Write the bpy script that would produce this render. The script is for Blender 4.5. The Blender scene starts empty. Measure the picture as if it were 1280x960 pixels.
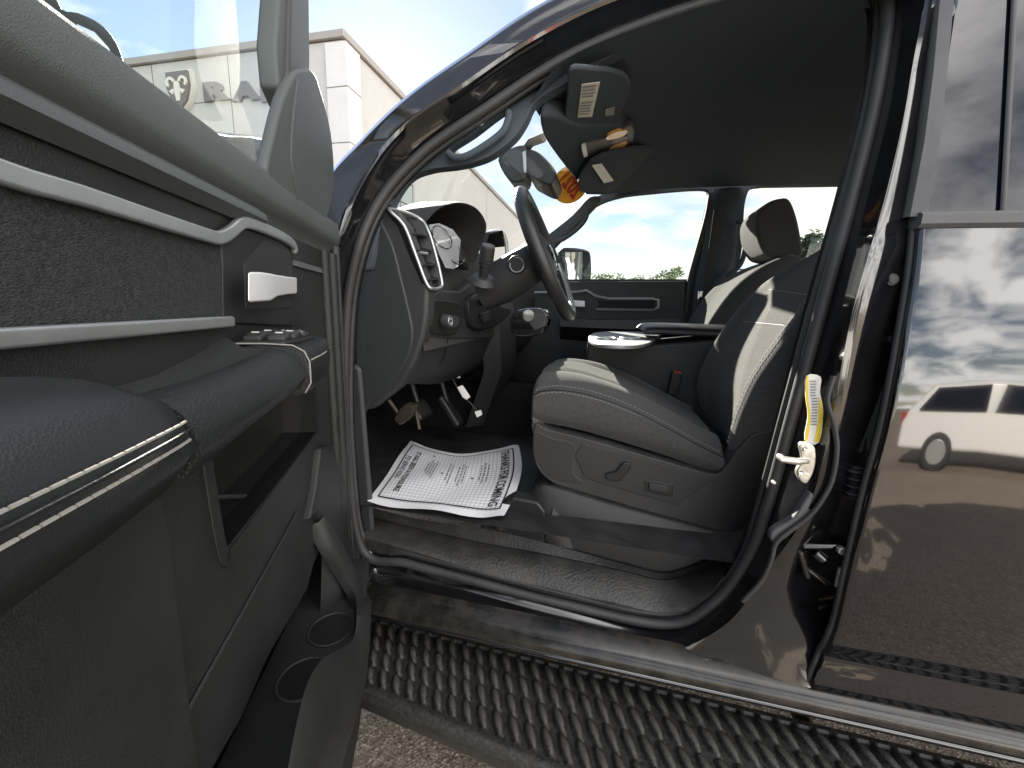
import bpy, bmesh, math, random
from mathutils import Vector, Matrix

random.seed(7)
S = bpy.context.scene
COL = S.collection

# ------------------------------------------------------------------ camera
FPX = 500.0
PIT, YAW, ROL = math.radians(10.9), math.radians(12.8), math.radians(1.76)
CAM = Vector((0, -.78, 1.32))
FW = Vector((-math.sin(YAW)*math.cos(PIT), math.cos(YAW)*math.cos(PIT), -math.sin(PIT)))
_r0 = Vector((math.cos(YAW), math.sin(YAW), 0)); _u0 = _r0.cross(FW)
RT = math.cos(ROL)*_r0 + math.sin(ROL)*_u0
UP = math.cos(ROL)*_u0 - math.sin(ROL)*_r0
cd = bpy.data.cameras.new('camera'); cam = bpy.data.objects.new('camera', cd); COL.objects.link(cam)
cam.matrix_world = Matrix(((RT.x, UP.x, -FW.x, CAM.x), (RT.y, UP.y, -FW.y, CAM.y), (RT.z, UP.z, -FW.z, CAM.z), (0, 0, 0, 1)))
cd.sensor_fit = 'HORIZONTAL'; cd.sensor_width = 36; cd.lens = FPX/1280*36
cd.clip_start = .02; cd.clip_end = 3000
S.camera = cam

def ray(px, py):
    return FW + (px-640)/FPX*RT + (480-py)/FPX*UP
def Y(px, py, y):
    d = ray(px, py); return CAM + d*((y-CAM.y)/d.y)
def X(px, py, x):
    d = ray(px, py); return CAM + d*((x-CAM.x)/d.x)
def Z(px, py, z):
    d = ray(px, py); return CAM + d*((z-CAM.z)/d.z)

# ------------------------------------------------------------------ sky, sun, exposure
SUN_DIR = ray(489, 94).normalized()
SUN_EL = math.asin(SUN_DIR.z)
SUN_AZ = math.atan2(SUN_DIR.x, SUN_DIR.y)
W = bpy.data.worlds.new('World'); S.world = W; W.use_nodes = True
nt = W.node_tree; nt.nodes.clear()
def N(t, **k):
    n = nt.nodes.new(t)
    for a, b in k.items(): setattr(n, a, b)
    return n
out = N('ShaderNodeOutputWorld'); bg = N('ShaderNodeBackground'); bg.inputs[1].default_value = .05
sky = N('ShaderNodeTexSky', sky_type='NISHITA', sun_disc=False, sun_elevation=SUN_EL, sun_rotation=SUN_AZ)
sky.air_density = 1.0; sky.dust_density = .1; sky.ozone_density = 1.5
tc = N('ShaderNodeTexCoord'); sep = N('ShaderNodeSeparateXYZ')
nt.links.new(tc.outputs['Generated'], sep.inputs[0])
addz = N('ShaderNodeMath', operation='ADD'); addz.inputs[1].default_value = .12
nt.links.new(sep.outputs[2], addz.inputs[0])
dx = N('ShaderNodeMath', operation='DIVIDE'); dy = N('ShaderNodeMath', operation='DIVIDE')
nt.links.new(sep.outputs[0], dx.inputs[0]); nt.links.new(addz.outputs[0], dx.inputs[1])
nt.links.new(sep.outputs[1], dy.inputs[0]); nt.links.new(addz.outputs[0], dy.inputs[1])
cmb = N('ShaderNodeCombineXYZ'); nt.links.new(dx.outputs[0], cmb.inputs[0]); nt.links.new(dy.outputs[0], cmb.inputs[1])
noi = N('ShaderNodeTexNoise'); noi.inputs['Scale'].default_value = 1.35; noi.inputs['Detail'].default_value = 9
noi.inputs['Roughness'].default_value = .58; noi.inputs['Distortion'].default_value = .35
nt.links.new(cmb.outputs[0], noi.inputs['Vector'])
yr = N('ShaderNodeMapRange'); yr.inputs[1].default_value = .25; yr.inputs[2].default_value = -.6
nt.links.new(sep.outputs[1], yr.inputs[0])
# more cloud towards the rear of the truck (+x) than over the building
xr = N('ShaderNodeMapRange'); xr.inputs[1].default_value = -.6; xr.inputs[2].default_value = .5
xr.inputs[3].default_value = -.15; xr.inputs[4].default_value = .15
nt.links.new(sep.outputs[0], xr.inputs[0])
nadd = N('ShaderNodeMath', operation='ADD'); nt.links.new(noi.outputs[0], nadd.inputs[0]); nt.links.new(xr.outputs[0], nadd.inputs[1])
cr = N('ShaderNodeValToRGB'); cr.color_ramp.elements[0].position = .44; cr.color_ramp.elements[1].position = .62; cr.color_ramp.elements[0].color = (.07, .07, .07, 1)
yb_ = N('ShaderNodeMath', operation='MULTIPLY_ADD'); yb_.inputs[1].default_value = -.10
nt.links.new(yr.outputs[0], yb_.inputs[0]); nt.links.new(nadd.outputs[0], yb_.inputs[2]); nt.links.new(yb_.outputs[0], cr.inputs[0])
ccol = N('ShaderNodeMixRGB'); ccol.inputs[1].default_value = (6.3, 6.1, 5.6, 1); ccol.inputs[2].default_value = (24, 23.2, 22.4, 1)  # clouds behind the camera brightened to light the shaded cabin
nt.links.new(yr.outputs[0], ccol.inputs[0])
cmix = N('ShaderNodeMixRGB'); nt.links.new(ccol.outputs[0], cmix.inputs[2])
skm = N('ShaderNodeMixRGB'); skm.blend_type = 'MULTIPLY'; skm.inputs[0].default_value = 1; skm.inputs[2].default_value = (.84, .77, .77, 1)
nt.links.new(sky.outputs[0], skm.inputs[1])
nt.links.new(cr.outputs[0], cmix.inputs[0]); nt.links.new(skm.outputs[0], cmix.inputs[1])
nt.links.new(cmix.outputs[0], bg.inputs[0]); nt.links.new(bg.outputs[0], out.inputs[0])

sl = bpy.data.lights.new('sun', 'SUN'); so = bpy.data.objects.new('sun', sl); COL.objects.link(so)
sl.energy = 5.0; sl.angle = math.radians(.5); sl.color = (1, .93, .82)
so.rotation_euler = SUN_DIR.to_track_quat('Z', 'Y').to_euler()
S.view_settings.view_transform = 'Standard'; S.view_settings.look = 'None'
S.view_settings.exposure = 2.5; S.view_settings.gamma = 1.0
S.cycles.max_bounces = 10; S.cycles.transparent_max_bounces = 16
S.cycles.use_denoising = True

# ------------------------------------------------------------------ materials
def mat(name, col, rough=.5, metal=0, spec=.5, bump=0, bscale=400, var=0, vscale=6, coat=0, ior=1.5, kind='noise', sheen=0, col2=None):
    m = bpy.data.materials.new(name); m.use_nodes = True
    t = m.node_tree; p = t.nodes['Principled BSDF']
    p.inputs['Base Color'].default_value = (*col, 1); p.inputs['Roughness'].default_value = rough
    p.inputs['Metallic'].default_value = metal; p.inputs['Specular IOR Level'].default_value = spec
    p.inputs['IOR'].default_value = ior; p.inputs['Coat Weight'].default_value = coat
    p.inputs['Coat Roughness'].default_value = .015
    if sheen: p.inputs['Sheen Weight'].default_value = sheen
    tcn = t.nodes.new('ShaderNodeTexCoord')
    if bump:
        if kind == 'voronoi':
            n = t.nodes.new('ShaderNodeTexVoronoi'); n.inputs['Scale'].default_value = bscale; o = n.outputs['Distance']
        elif kind == 'weave':
            mp = t.nodes.new('ShaderNodeMapping'); mp.inputs['Scale'].default_value = (1, 1, 2.5)
            t.links.new(tcn.outputs['Object'], mp.inputs[0])
            n = t.nodes.new('ShaderNodeTexNoise'); n.inputs['Scale'].default_value = bscale; n.inputs['Detail'].default_value = 2; o = n.outputs[0]
        else:
            n = t.nodes.new('ShaderNodeTexNoise'); n.inputs['Scale'].default_value = bscale; n.inputs['Detail'].default_value = 3; o = n.outputs[0]
        if kind == 'weave': t.links.new(mp.outputs[0], n.inputs['Vector'])
        else: t.links.new(tcn.outputs['Object'], n.inputs['Vector'])
        b = t.nodes.new('ShaderNodeBump'); b.inputs['Strength'].default_value = bump; b.inputs['Distance'].default_value = .002
        t.links.new(o, b.inputs['Height']); t.links.new(b.outputs[0], p.inputs['Normal'])
    if var:
        n = t.nodes.new('ShaderNodeTexNoise'); n.inputs['Scale'].default_value = vscale; n.inputs['Detail'].default_value = 6; n.inputs['Roughness'].default_value = .65
        t.links.new(tcn.outputs['Object'], n.inputs['Vector'])
        r = t.nodes.new('ShaderNodeValToRGB'); r.color_ramp.elements[0].position = .35; r.color_ramp.elements[1].position = .7
        c2 = col2 or tuple(min(1, c*(1+var)) for c in col)
        r.color_ramp.elements[0].color = (*[c*(1-var*.5) for c in col], 1); r.color_ramp.elements[1].color = (*c2, 1)
        t.links.new(n.outputs[0], r.inputs[0]); t.links.new(r.outputs[0], p.inputs['Base Color'])
        rr = t.nodes.new('ShaderNodeMapRange'); rr.inputs[3].default_value = max(0, rough-.06); rr.inputs[4].default_value = min(1, rough+.1)
        t.links.new(n.outputs[0], rr.inputs[0])
        if rough > .15: t.links.new(rr.outputs[0], p.inputs['Roughness'])
    return m

M = {}
M['paint'] = mat('black_paint', (.004, .004, .005), .05, coat=1, ior=1.55, bump=.012, bscale=18)
M['jamb'] = mat('jamb_paint', (.006, .006, .007), .10, coat=.8, ior=1.55, var=.8, vscale=9, bump=.05, bscale=30)
M['dusty'] = mat('dusty_paint', (.006, .006, .006), .2, spec=.35, coat=.25, var=1.2, vscale=14, col2=(.035, .030, .025))
M['rubber'] = mat('seal_rubber', (.030, .030, .031), .55, bump=.15, bscale=700, var=.35, vscale=12)
M['frame_rubber'] = mat('weathered_rubber', (.085, .085, .087), .6, bump=.15, bscale=400, var=.3, vscale=5)
M['plastic'] = mat('dark_plastic', (.027, .028, .029), .5, bump=.35, bscale=900, var=.25, vscale=5)
M['door_upper'] = mat('door_upper_pad', (.078, .088, .088), .6, bump=.35, bscale=900, var=.12, vscale=5)  # base colour lightened to carry the glare veil over the upper door
M['door_plastic'] = mat('door_plastic', (.0145, .0158, .0158), .48, bump=.5, bscale=700, var=.6, vscale=4)
M['sail'] = mat('sail_plastic', (.062, .070, .070), .55, bump=.3, bscale=900, var=.15, vscale=5)
M['dash'] = mat('dash_pad', (.042, .041, .039), .7, spec=.2, bump=.35, bscale=700, var=.15, vscale=5)
M['dashcap'] = mat('dash_cover', (.026, .029, .031), .5, bump=.3, bscale=900)
M['shell'] = mat('seat_shell_plastic', (.034, .033, .032), .5, bump=.35, bscale=900, var=.3, vscale=5)
M['shellin'] = mat('seat_switch_plastic', (.026, .026, .026), .5, bump=.35, bscale=900, var=.12, vscale=5)
M['black'] = mat('black_plastic', (.012, .012, .012), .45, bump=.2, bscale=600)
M['gloss'] = mat('gloss_black', (.008, .008, .008), .08, coat=1)
M['leather'] = mat('black_leather', (.016, .018, .019), .38, bump=.13, bscale=750, kind='voronoi')
M['padleather'] = mat('pull_leather', (.017, .019, .020), .36, bump=.35, bscale=500, kind='voronoi')
M['wheel'] = mat('wheel_leather', (.016, .016, .017), .36, bump=.3, bscale=500, kind='voronoi')
M['cloth'] = mat('seat_cloth', (.062, .061, .059), .95, spec=.15, bump=.8, bscale=900, var=.25, vscale=120, sheen=.15)
M['mesh_cloth'] = mat('seat_centre_cloth', (.060, .059, .056), .95, spec=.15, bump=.9, bscale=450, kind='voronoi', sheen=.15)
M['insert'] = mat('door_insert_cloth', (.030, .033, .034), .85, spec=.25, bump=1.0, bscale=420, kind='weave', var=.5, vscale=220)
M['headliner'] = mat('headliner_cloth', (.064, .077, .090), .95, spec=.1, bump=.4, bscale=600, var=.08, vscale=3)
M['silver'] = mat('satin_silver', (.50, .52, .53), .40, metal=.85, var=.1, vscale=30)
M['tray'] = mat('tray_silver', (.30, .31, .32), .5, metal=.5)
M['handle'] = mat('handle_silver', (.80, .81, .83), .38, metal=.35)
M['chrome'] = mat('chrome', (.8, .8, .8), .08, metal=1)
M['steel'] = mat('zinc_steel', (.62, .60, .55), .35, metal=.8, var=.4, vscale=60)
M['brass'] = mat('old_steel', (.055, .048, .036), .5, metal=.5, var=.5, vscale=60)
M['thread'] = mat('grey_thread', (.24, .24, .23), .8)
M['thread_door'] = mat('pale_thread', (.26, .25, .23), .8)
M['base'] = mat('seat_base_plastic', (.014, .0135, .013), .45, bump=.3, bscale=600, var=.3, vscale=9)
M['carpet'] = mat('black_carpet', (.014, .014, .015), .95, spec=.1, bump=1, bscale=350)
M['floormat'] = mat('rubber_floor', (.018, .018, .019), .5, bump=.4, bscale=300, var=.8, vscale=12)
M['sill'] = mat('sill_plate', (.028, .028, .027), .45, bump=.4, bscale=150, kind='voronoi', var=1.0, vscale=10, col2=(.05, .048, .045))
M['board'] = mat('running_board_plastic', (.011, .011, .0105), .38, bump=.6, bscale=420, var=.9, vscale=160, col2=(.05, .047, .042))
M['grip'] = mat('grip_pad', (.02, .0195, .018), .5, bump=.9, bscale=500, var=1, vscale=420, col2=(.11, .105, .095))
M['label'] = mat('label_paper', (.72, .71, .66), .5)
M['label_cream'] = mat('visor_label', (.60, .57, .45), .5)
M['yellow'] = mat('label_yellow', (.75, .55, .03), .5)
M['ink'] = mat('black_ink', (.02, .02, .022), .6)
M['greyink'] = mat('grey_ink', (.20, .20, .21), .6)
M['white'] = mat('white_plastic', (.72, .72, .70), .4)
M['amber'] = mat('lamp_lens_amber', (.75, .38, .12), .25)
M['orange'] = mat('sticker_orange', (.90, .42, .03), .5)
M['red'] = mat('sticker_red', (.55, .045, .02), .5)
M['redplastic'] = mat('buckle_red', (.5, .05, .02), .4)
M['belt'] = mat('belt_webbing', (.03, .03, .03), .8, bump=.5, bscale=300)
M['mirror'] = mat('mirror_glass', (.85, .86, .88), .02, metal=1)
M['lens'] = mat('cluster_lens', (.55, .57, .58), .06, metal=.4, coat=1)  # pale base stands in for sky reflected in the instrument lens
M['panel'] = mat('wall_panel', (.45, .452, .45), .6, var=.06, vscale=.6)
M['panel_light'] = mat('corner_panel', (.56, .565, .57), .6, var=.05, vscale=.6)
M['coping'] = mat('coping_metal', (.34, .32, .30), .45, metal=.3)
M['joint'] = mat('panel_joint', (.16, .15, .14), .8)
M['signgrey'] = mat('sign_letter_grey', (.16, .15, .15), .45)
M['signpale'] = mat('sign_pale', (.62, .60, .56), .4)
M['frame'] = mat('window_frame_metal', (.07, .07, .07), .4)
M['white_paint'] = mat('white_car_paint', (.75, .74, .72), .25, coat=.6)
M['dark_paint'] = mat('dark_car_paint', (.03, .032, .038), .2, coat=.8)
M['tyre'] = mat('tyre_rubber', (.02, .02, .02), .8, bump=.4, bscale=80)
M['rim'] = mat('wheel_alloy', (.55, .55, .56), .3, metal=.8)
M['taillight'] = mat('red_lens', (.45, .02, .015), .2, coat=.6)
M['bark'] = mat('bark', (.10, .075, .05), .9, bump=1, bscale=12)
M['leaf'] = mat('leaf_green', (.085, .12, .035), .6, var=.5, vscale=.9)
M['needle'] = mat('needle_green', (.035, .062, .025), .65, var=.5, vscale=1.2)

def glass(name, tint=(.93, .95, .94), ior=1.45, extra=0):
    m = bpy.data.materials.new(name); m.use_nodes = True; t = m.node_tree; t.nodes.clear()
    o = t.nodes.new('ShaderNodeOutputMaterial'); mx = t.nodes.new('ShaderNodeMixShader'); lw = t.nodes.new('ShaderNodeLayerWeight'); lw.inputs[0].default_value = .5
    r0 = ((ior-1)/(ior+1))**2
    pw = t.nodes.new('ShaderNodeMath'); pw.operation = 'POWER'; pw.inputs[1].default_value = 5; t.links.new(lw.outputs['Facing'], pw.inputs[0])
    fr = t.nodes.new('ShaderNodeMath'); fr.operation = 'MULTIPLY_ADD'; fr.inputs[1].default_value = (1-r0)*.6; fr.inputs[2].default_value = r0; t.links.new(pw.outputs[0], fr.inputs[0])
    tr = t.nodes.new('ShaderNodeBsdfTransparent'); tr.inputs[0].default_value = (*tint, 1)
    gl = t.nodes.new('ShaderNodeBsdfGlossy'); gl.inputs['Roughness'].default_value = .01
    t.links.new(fr.outputs[0], mx.inputs[0]); t.links.new(tr.outputs[0], mx.inputs[1]); t.links.new(gl.outputs[0], mx.inputs[2])
    t.links.new(mx.outputs[0], o.inputs[0]); return m
M['glass'] = glass('clear_glass', (.84, .86, .85), 1.35)
M['doorglass'] = glass('door_glass', (.80, .87, .84), 1.18)
M['privacy'] = mat('privacy_glass', (.006, .007, .014), .01, coat=.2, ior=1.46)
M['bldglass'] = mat('building_glass', (.25, .32, .33), .03, metal=.6, coat=1)

def asphalt():
    m = mat('asphalt', (.11, .095, .08), .85, spec=.3)
    t = m.node_tree; p = t.nodes['Principled BSDF']; tcn = t.nodes['Texture Coordinate']
    v = t.nodes.new('ShaderNodeTexVoronoi'); v.inputs['Scale'].default_value = 130
    t.links.new(tcn.outputs['Object'], v.inputs['Vector'])
    r = t.nodes.new('ShaderNodeValToRGB'); e = r.color_ramp.elements
    e[0].position = 0; e[0].color = (.12, .098, .076, 1); e[1].position = 1; e[1].color = (.55, .46, .37, 1)
    x = e.new(.55); x.color = (.29, .235, .18, 1)
    t.links.new(v.outputs['Color'], r.inputs[0])
    n = t.nodes.new('ShaderNodeTexNoise'); n.inputs['Scale'].default_value = .7; n.inputs['Detail'].default_value = 7
    t.links.new(tcn.outputs['Object'], n.inputs['Vector'])
    mr = t.nodes.new('ShaderNodeMapRange'); mr.inputs[3].default_value = .7; mr.inputs[4].default_value = 1.25
    t.links.new(n.outputs[0], mr.inputs[0])
    mm = t.nodes.new('ShaderNodeMixRGB'); mm.blend_type = 'MULTIPLY'; mm.inputs[0].default_value = 1
    t.links.new(r.outputs[0], mm.inputs[1]); t.links.new(mr.outputs[0], mm.inputs[2]); t.links.new(mm.outputs[0], p.inputs['Base Color'])
    b = t.nodes.new('ShaderNodeBump'); b.inputs['Strength'].default_value = .7; b.inputs['Distance'].default_value = .004
    t.links.new(v.outputs['Distance'], b.inputs['Height']); t.links.new(b.outputs[0], p.inputs['Normal'])
    return m
M['asphalt'] = asphalt()

def paper_mat():
    m = mat('printed_paper', (.74, .74, .76), .7, spec=.2)
    t = m.node_tree; p = t.nodes['Principled BSDF']
    uv = t.nodes.new('ShaderNodeUVMap'); s = t.nodes.new('ShaderNodeSeparateXYZ'); t.links.new(uv.outputs[0], s.inputs[0])
    def line(o, k, w):
        a = t.nodes.new('ShaderNodeMath'); a.operation = 'MULTIPLY'; a.inputs[1].default_value = k; t.links.new(o, a.inputs[0])
        f = t.nodes.new('ShaderNodeMath'); f.operation = 'FRACT'; t.links.new(a.outputs[0], f.inputs[0])
        l = t.nodes.new('ShaderNodeMath'); l.operation = 'LESS_THAN'; l.inputs[1].default_value = w; t.links.new(f.outputs[0], l.inputs[0]); return l.outputs[0]
    a = line(s.outputs[0], 34, .13); b = line(s.outputs[1], 30, .13)
    mx = t.nodes.new('ShaderNodeMath'); mx.operation = 'MAXIMUM'; t.links.new(a, mx.inputs[0]); t.links.new(b, mx.inputs[1])
    # the printed grid stays inside the border
    prev = mx.outputs[0]
    for o in (s.outputs[0], s.outputs[1]):
        for op, lim in (('GREATER_THAN', .06), ('LESS_THAN', .94)):
            c = t.nodes.new('ShaderNodeMath'); c.operation = op; c.inputs[1].default_value = lim; t.links.new(o, c.inputs[0])
            k = t.nodes.new('ShaderNodeMath'); k.operation = 'MULTIPLY'; t.links.new(prev, k.inputs[0]); t.links.new(c.outputs[0], k.inputs[1]); prev = k.outputs[0]
    mix = t.nodes.new('ShaderNodeMixRGB'); mix.inputs[1].default_value = (.74, .74, .77, 1); mix.inputs[2].default_value = (.36, .36, .40, 1)
    t.links.new(prev, mix.inputs[0]); t.links.new(mix.outputs[0], p.inputs['Base Color'])
    return m
M['paper'] = paper_mat()

# ------------------------------------------------------------------ builders
ROOTLOC = {}
def link(name, me, m, parent=None, ang=35, smooth=True):
    if m is not None and len(me.materials) == 0: me.materials.append(M[m] if isinstance(m, str) else m)
    if smooth:
        for f in me.polygons: f.use_smooth = True
        me.set_sharp_from_angle(angle=math.radians(ang))
    o = bpy.data.objects.new(name, me); COL.objects.link(o)
    if parent is not None:
        o.parent = parent
        if parent.name in ROOTLOC: o.matrix_parent_inverse = Matrix.Translation(-ROOTLOC[parent.name])
    return o
def from_bm(name, bm, m, parent=None, ang=35, bevel=0, seg=2, sub=0, recalc=True):
    if recalc: bmesh.ops.recalc_face_normals(bm, faces=bm.faces)
    me = bpy.data.meshes.new(name); bm.to_mesh(me); bm.free()
    o = link(name, me, m, parent, ang)
    if bevel:
        b = o.modifiers.new('bevel', 'BEVEL'); b.width = bevel; b.segments = seg; b.limit_method = 'ANGLE'; b.angle_limit = math.radians(40)
        b.harden_normals = False
        me.set_sharp_from_angle(angle=math.radians(180))
        for e in me.edges: e.use_edge_sharp = False
        w = o.modifiers.new('wn', 'WEIGHTED_NORMAL'); w.keep_sharp = True
    if sub:
        s = o.modifiers.new('sub', 'SUBSURF'); s.levels = sub; s.render_levels = sub
        for e in me.edges: e.use_edge_sharp = False
    return o
def thing(name, loc, label, cat, group=None, kind=None):
    o = bpy.data.objects.new(name, None); COL.objects.link(o); o.location = loc; ROOTLOC[o.name] = Vector(loc)
    return tag(o, label, cat, group, kind)
def tag(o, label=None, cat=None, group=None, kind=None):
    if label: o['label'] = label
    if cat: o['category'] = cat
    if group: o['group'] = group
    if kind: o['kind'] = kind
    return o
def spline(pts, n=6, closed=False):
    """Catmull-Rom through tuples of any length"""
    P = [tuple(p) for p in pts]; k = len(P); o = []
    segs = k if closed else k-1
    for i in range(segs):
        p1, p2 = P[i], P[(i+1) % k]
        p0 = P[(i-1) % k] if closed or i > 0 else tuple(2*a-b for a, b in zip(p1, p2))
        p3 = P[(i+2) % k] if closed or i+2 < k else tuple(2*b-a for a, b in zip(p1, p2))
        for j in range(n):
            t = j/n
            o.append(tuple(.5*((2*b)+(c-a)*t+(2*a-5*b+4*c-d)*t*t+(-a+3*b-3*c+d)*t**3) for a, b, c, d in zip(p0, p1, p2, p3)))
    if not closed: o.append(P[-1])
    return o
def fill_loops(bm, loops):
    es = []
    for L in loops:
        vs = [bm.verts.new(p) for p in L]
        for i in range(len(vs)): es.append(bm.edges.new((vs[i], vs[(i+1) % len(vs)])))
    if len(loops) == 1:
        bm.faces.new(vs)
    else:
        bmesh.ops.triangle_fill(bm, use_beauty=True, use_dissolve=False, edges=es)
def bm_plate(bm, pts, thick, holes=()):
    b = bmesh.new(); fill_loops(b, [pts]+list(holes))
    r = bmesh.ops.extrude_face_region(b, geom=list(b.faces))
    bmesh.ops.translate(b, vec=thick, verts=[v for v in r['geom'] if isinstance(v, bmesh.types.BMVert)])
    bmesh.ops.recalc_face_normals(b, faces=b.faces)
    me = bpy.data.meshes.new('t'); b.to_mesh(me); b.free(); bm.from_mesh(me); bpy.data.meshes.remove(me)
def plate(name, pts, thick, m, parent, holes=(), bevel=0, seg=2):
    bm = bmesh.new(); bm_plate(bm, pts, Vector(thick), holes)
    return from_bm(name, bm, m, parent, 30, bevel, seg)
def bm_tube(bm, pts, r, closed=False, res=8, cap=True, flat=None, ph=0.0):
    pts = [Vector(p) for p in pts]; n = len(pts); rings = []
    rr = r if callable(r) else (lambda t: r)
    up = None
    for i in range(n):
        a = pts[(i-1) % n] if closed or i > 0 else pts[0]; b = pts[(i+1) % n] if closed or i < n-1 else pts[-1]
        t = (b-a).normalized()
        if up is None:
            up = t.orthogonal().normalized() if flat is None else Vector(flat[0])
        up = (up - t*up.dot(t)).normalized()
        if flat is not None: up = (Vector(flat[0]) - t*Vector(flat[0]).dot(t)).normalized()
        sd = t.cross(up); R = rr(i/max(1, n-1)); fa = flat[1] if flat else 1
        rings.append([bm.verts.new(pts[i] + (math.cos(2*math.pi*j/res+ph)*up*fa + math.sin(2*math.pi*j/res+ph)*sd)*R) for j in range(res)])
    for i in range(n if closed else n-1):
        A, B = rings[i], rings[(i+1) % n]
        if closed and i == n-1:   # best match of the seam
            k = min(range(res), key=lambda q: (A[0].co-B[q].co).length); B = B[k:]+B[:k]
        for j in range(res): bm.faces.new((A[j], A[(j+1) % res], B[(j+1) % res], B[j]))
    if cap and not closed:
        bm.faces.new(rings[0][::-1]); bm.faces.new(rings[-1])
def tube(name, pts, r, m, parent, closed=False, res=8, flat=None):
    bm = bmesh.new(); bm_tube(bm, pts, r, closed, res, True, flat); return from_bm(name, bm, m, parent, 50)
def bm_loft(bm, curves, closed=False, capends=False):
    R = [[bm.verts.new(p) for p in c] for c in curves]; n = len(R[0])
    for a, b in zip(R, R[1:]):
        for j in range(n if closed else n-1):
            try: bm.faces.new((a[j], a[(j+1) % n], b[(j+1) % n], b[j]))
            except ValueError: pass
    if capends:
        bm.faces.new(R[0][::-1]); bm.faces.new(R[-1])
def loft(name, curves, m, parent, closed=False, capends=False, ang=40, sub=0, solid=0):
    bm = bmesh.new(); bm_loft(bm, curves, closed, capends); o = from_bm(name, bm, m, parent, ang, sub=sub)
    if solid:
        s = o.modifiers.new('solid', 'SOLIDIFY'); s.thickness = solid; s.offset = 0
    return o
def bm_box(bm, c, s, rot=None):
    r = bmesh.ops.create_cube(bm, size=1)['verts']
    mt = Matrix.Translation(c) @ (rot.to_4x4() if rot else Matrix.Identity(4)) @ Matrix.Diagonal((*s, 1))
    bmesh.ops.transform(bm, matrix=mt, verts=r)
def box(name, c, s, m, parent, bevel=.004, rot=None):
    bm = bmesh.new(); bm_box(bm, c, s, rot); return from_bm(name, bm, m, parent, 30, bevel)
def bm_cyl(bm, a, b, r1, r2=None, seg=20):
    a, b = Vector(a), Vector(b); d = b-a
    r = bmesh.ops.create_cone(bm, cap_ends=True, segments=seg, radius1=r1, radius2=r1 if r2 is None else r2, depth=d.length)['verts']
    bmesh.ops.transform(bm, matrix=Matrix.Translation((a+b)/2) @ d.to_track_quat('Z', 'Y').to_matrix().to_4x4(), verts=r)
def cyl(name, a, b, r1, m, parent, r2=None, seg=24, bevel=0):
    bm = bmesh.new(); bm_cyl(bm, a, b, r1, r2, seg); return from_bm(name, bm, m, parent, 40, bevel)
def text_mesh(txt, size=1, bold=0.0, ext=0.0, align='CENTER'):
    c = bpy.data.curves.new('t', 'FONT'); c.body = txt; c.size = size; c.align_x = align; c.align_y = 'CENTER'; c.offset = bold; c.extrude = ext
    c.resolution_u = 3
    o = bpy.data.objects.new('t', c); COL.objects.link(o)
    bpy.context.view_layer.update()
    me = bpy.data.meshes.new_from_object(o.evaluated_get(bpy.context.evaluated_depsgraph_get()))
    bpy.data.objects.remove(o); bpy.data.curves.remove(c); me.materials.clear(); return me
def pl(pts, f, *a): return [f(p[0], p[1], *a) for p in pts]

def ribbon(name, pts, r, m, parent, flat, bevel=.0025):
    bm = bmesh.new(); bm_tube(bm, pts, r*1.414, False, 4, True, flat, math.pi/4); return from_bm(name, bm, m, parent, 30, bevel, 3)
# ------------------------------------------------------------------ ground
bm = bmesh.new(); bmesh.ops.create_grid(bm, x_segments=1, y_segments=1, size=900)
g = from_bm('ground', bm, 'asphalt'); tag(g, kind='structure')

# ------------------------------------------------------------------ truck root
TR = thing('pickup_truck', (0, 1.0, 0), 'black crew cab pickup truck with its driver door standing open', 'pickup truck')

def th(z): return max(0, z-1.45)*.33           # the cab sides lean in above the belt line
def YT(px, py, y):
    q = Y(px, py, y)
    for _ in range(6): q = Y(px, py, y+th(q.z))
    return q

# ---- door aperture of the cab
ST = [((455, 680), (452, 700), (450, 722), (448, 752)), ((438, 560), (428, 562), (418, 564), (400, 566)), ((436, 440), (424, 440), (414, 440), (400, 440)),
      ((445, 345), (432, 340), (420, 330), (398, 330)), ((474, 262), (462, 254), (448, 240), (404, 238)), ((530, 197), (518, 185), (500, 165), (452, 178)),
      ((612, 140), (600, 126), (580, 108), (512, 121)), ((702, 82), (690, 68), (670, 48), (590, 66)), ((800, 38), (790, 22), (770, 0), (680, 6)),
      ((920, 0), (915, -18), (905, -40), (800, -50)), ((1040, -22), (1045, -45), (1050, -70), (1000, -90)), ((1098, -10), (1120, -20), (1150, -40), (1190, -60)),
      ((1092, 100), (1112, 100), (1138, 100), (1175, 100)), ((1062, 230), (1082, 232), (1110, 235), (1157, 240)), ((1020, 380), (1042, 385), (1066, 390), (1137, 400)),
      ((982, 520), (1005, 525), (1040, 530), (1112, 535)), ((952, 630), (975, 632), (1012, 635), (1085, 640)), ((928, 700), (940, 705), (958, 715), (1055, 770)),
      ((885, 750), (893, 768), (905, 782), (1014, 880)), ((830, 772), (825, 796), (820, 815), (900, 868)), ((700, 745), (700, 773), (700, 792), (700, 818)),
      ((580, 714), (580, 742), (580, 758), (580, 788)), ((510, 695), (510, 726), (510, 740), (510, 770))]
DEP = [.115, .085, .045, .004]
crv = []
for k in range(4):
    dep = []
    for i, s in enumerate(ST):
        d = DEP[k]
        if k == 3 and i in (12, 13, 14, 15, 16, 17): d = .075      # the B-pillar jamb runs in behind the rear door
        if k == 2 and i in (12, 13, 14, 15, 16): d = .035
        if k == 3 and 4 <= i <= 10: d = .03
        dep.append(d)
    px = spline([(*s[k], dep[i]) for i, s in enumerate(ST)], 7, True)
    crv.append([YT(*p) for p in px])
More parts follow.
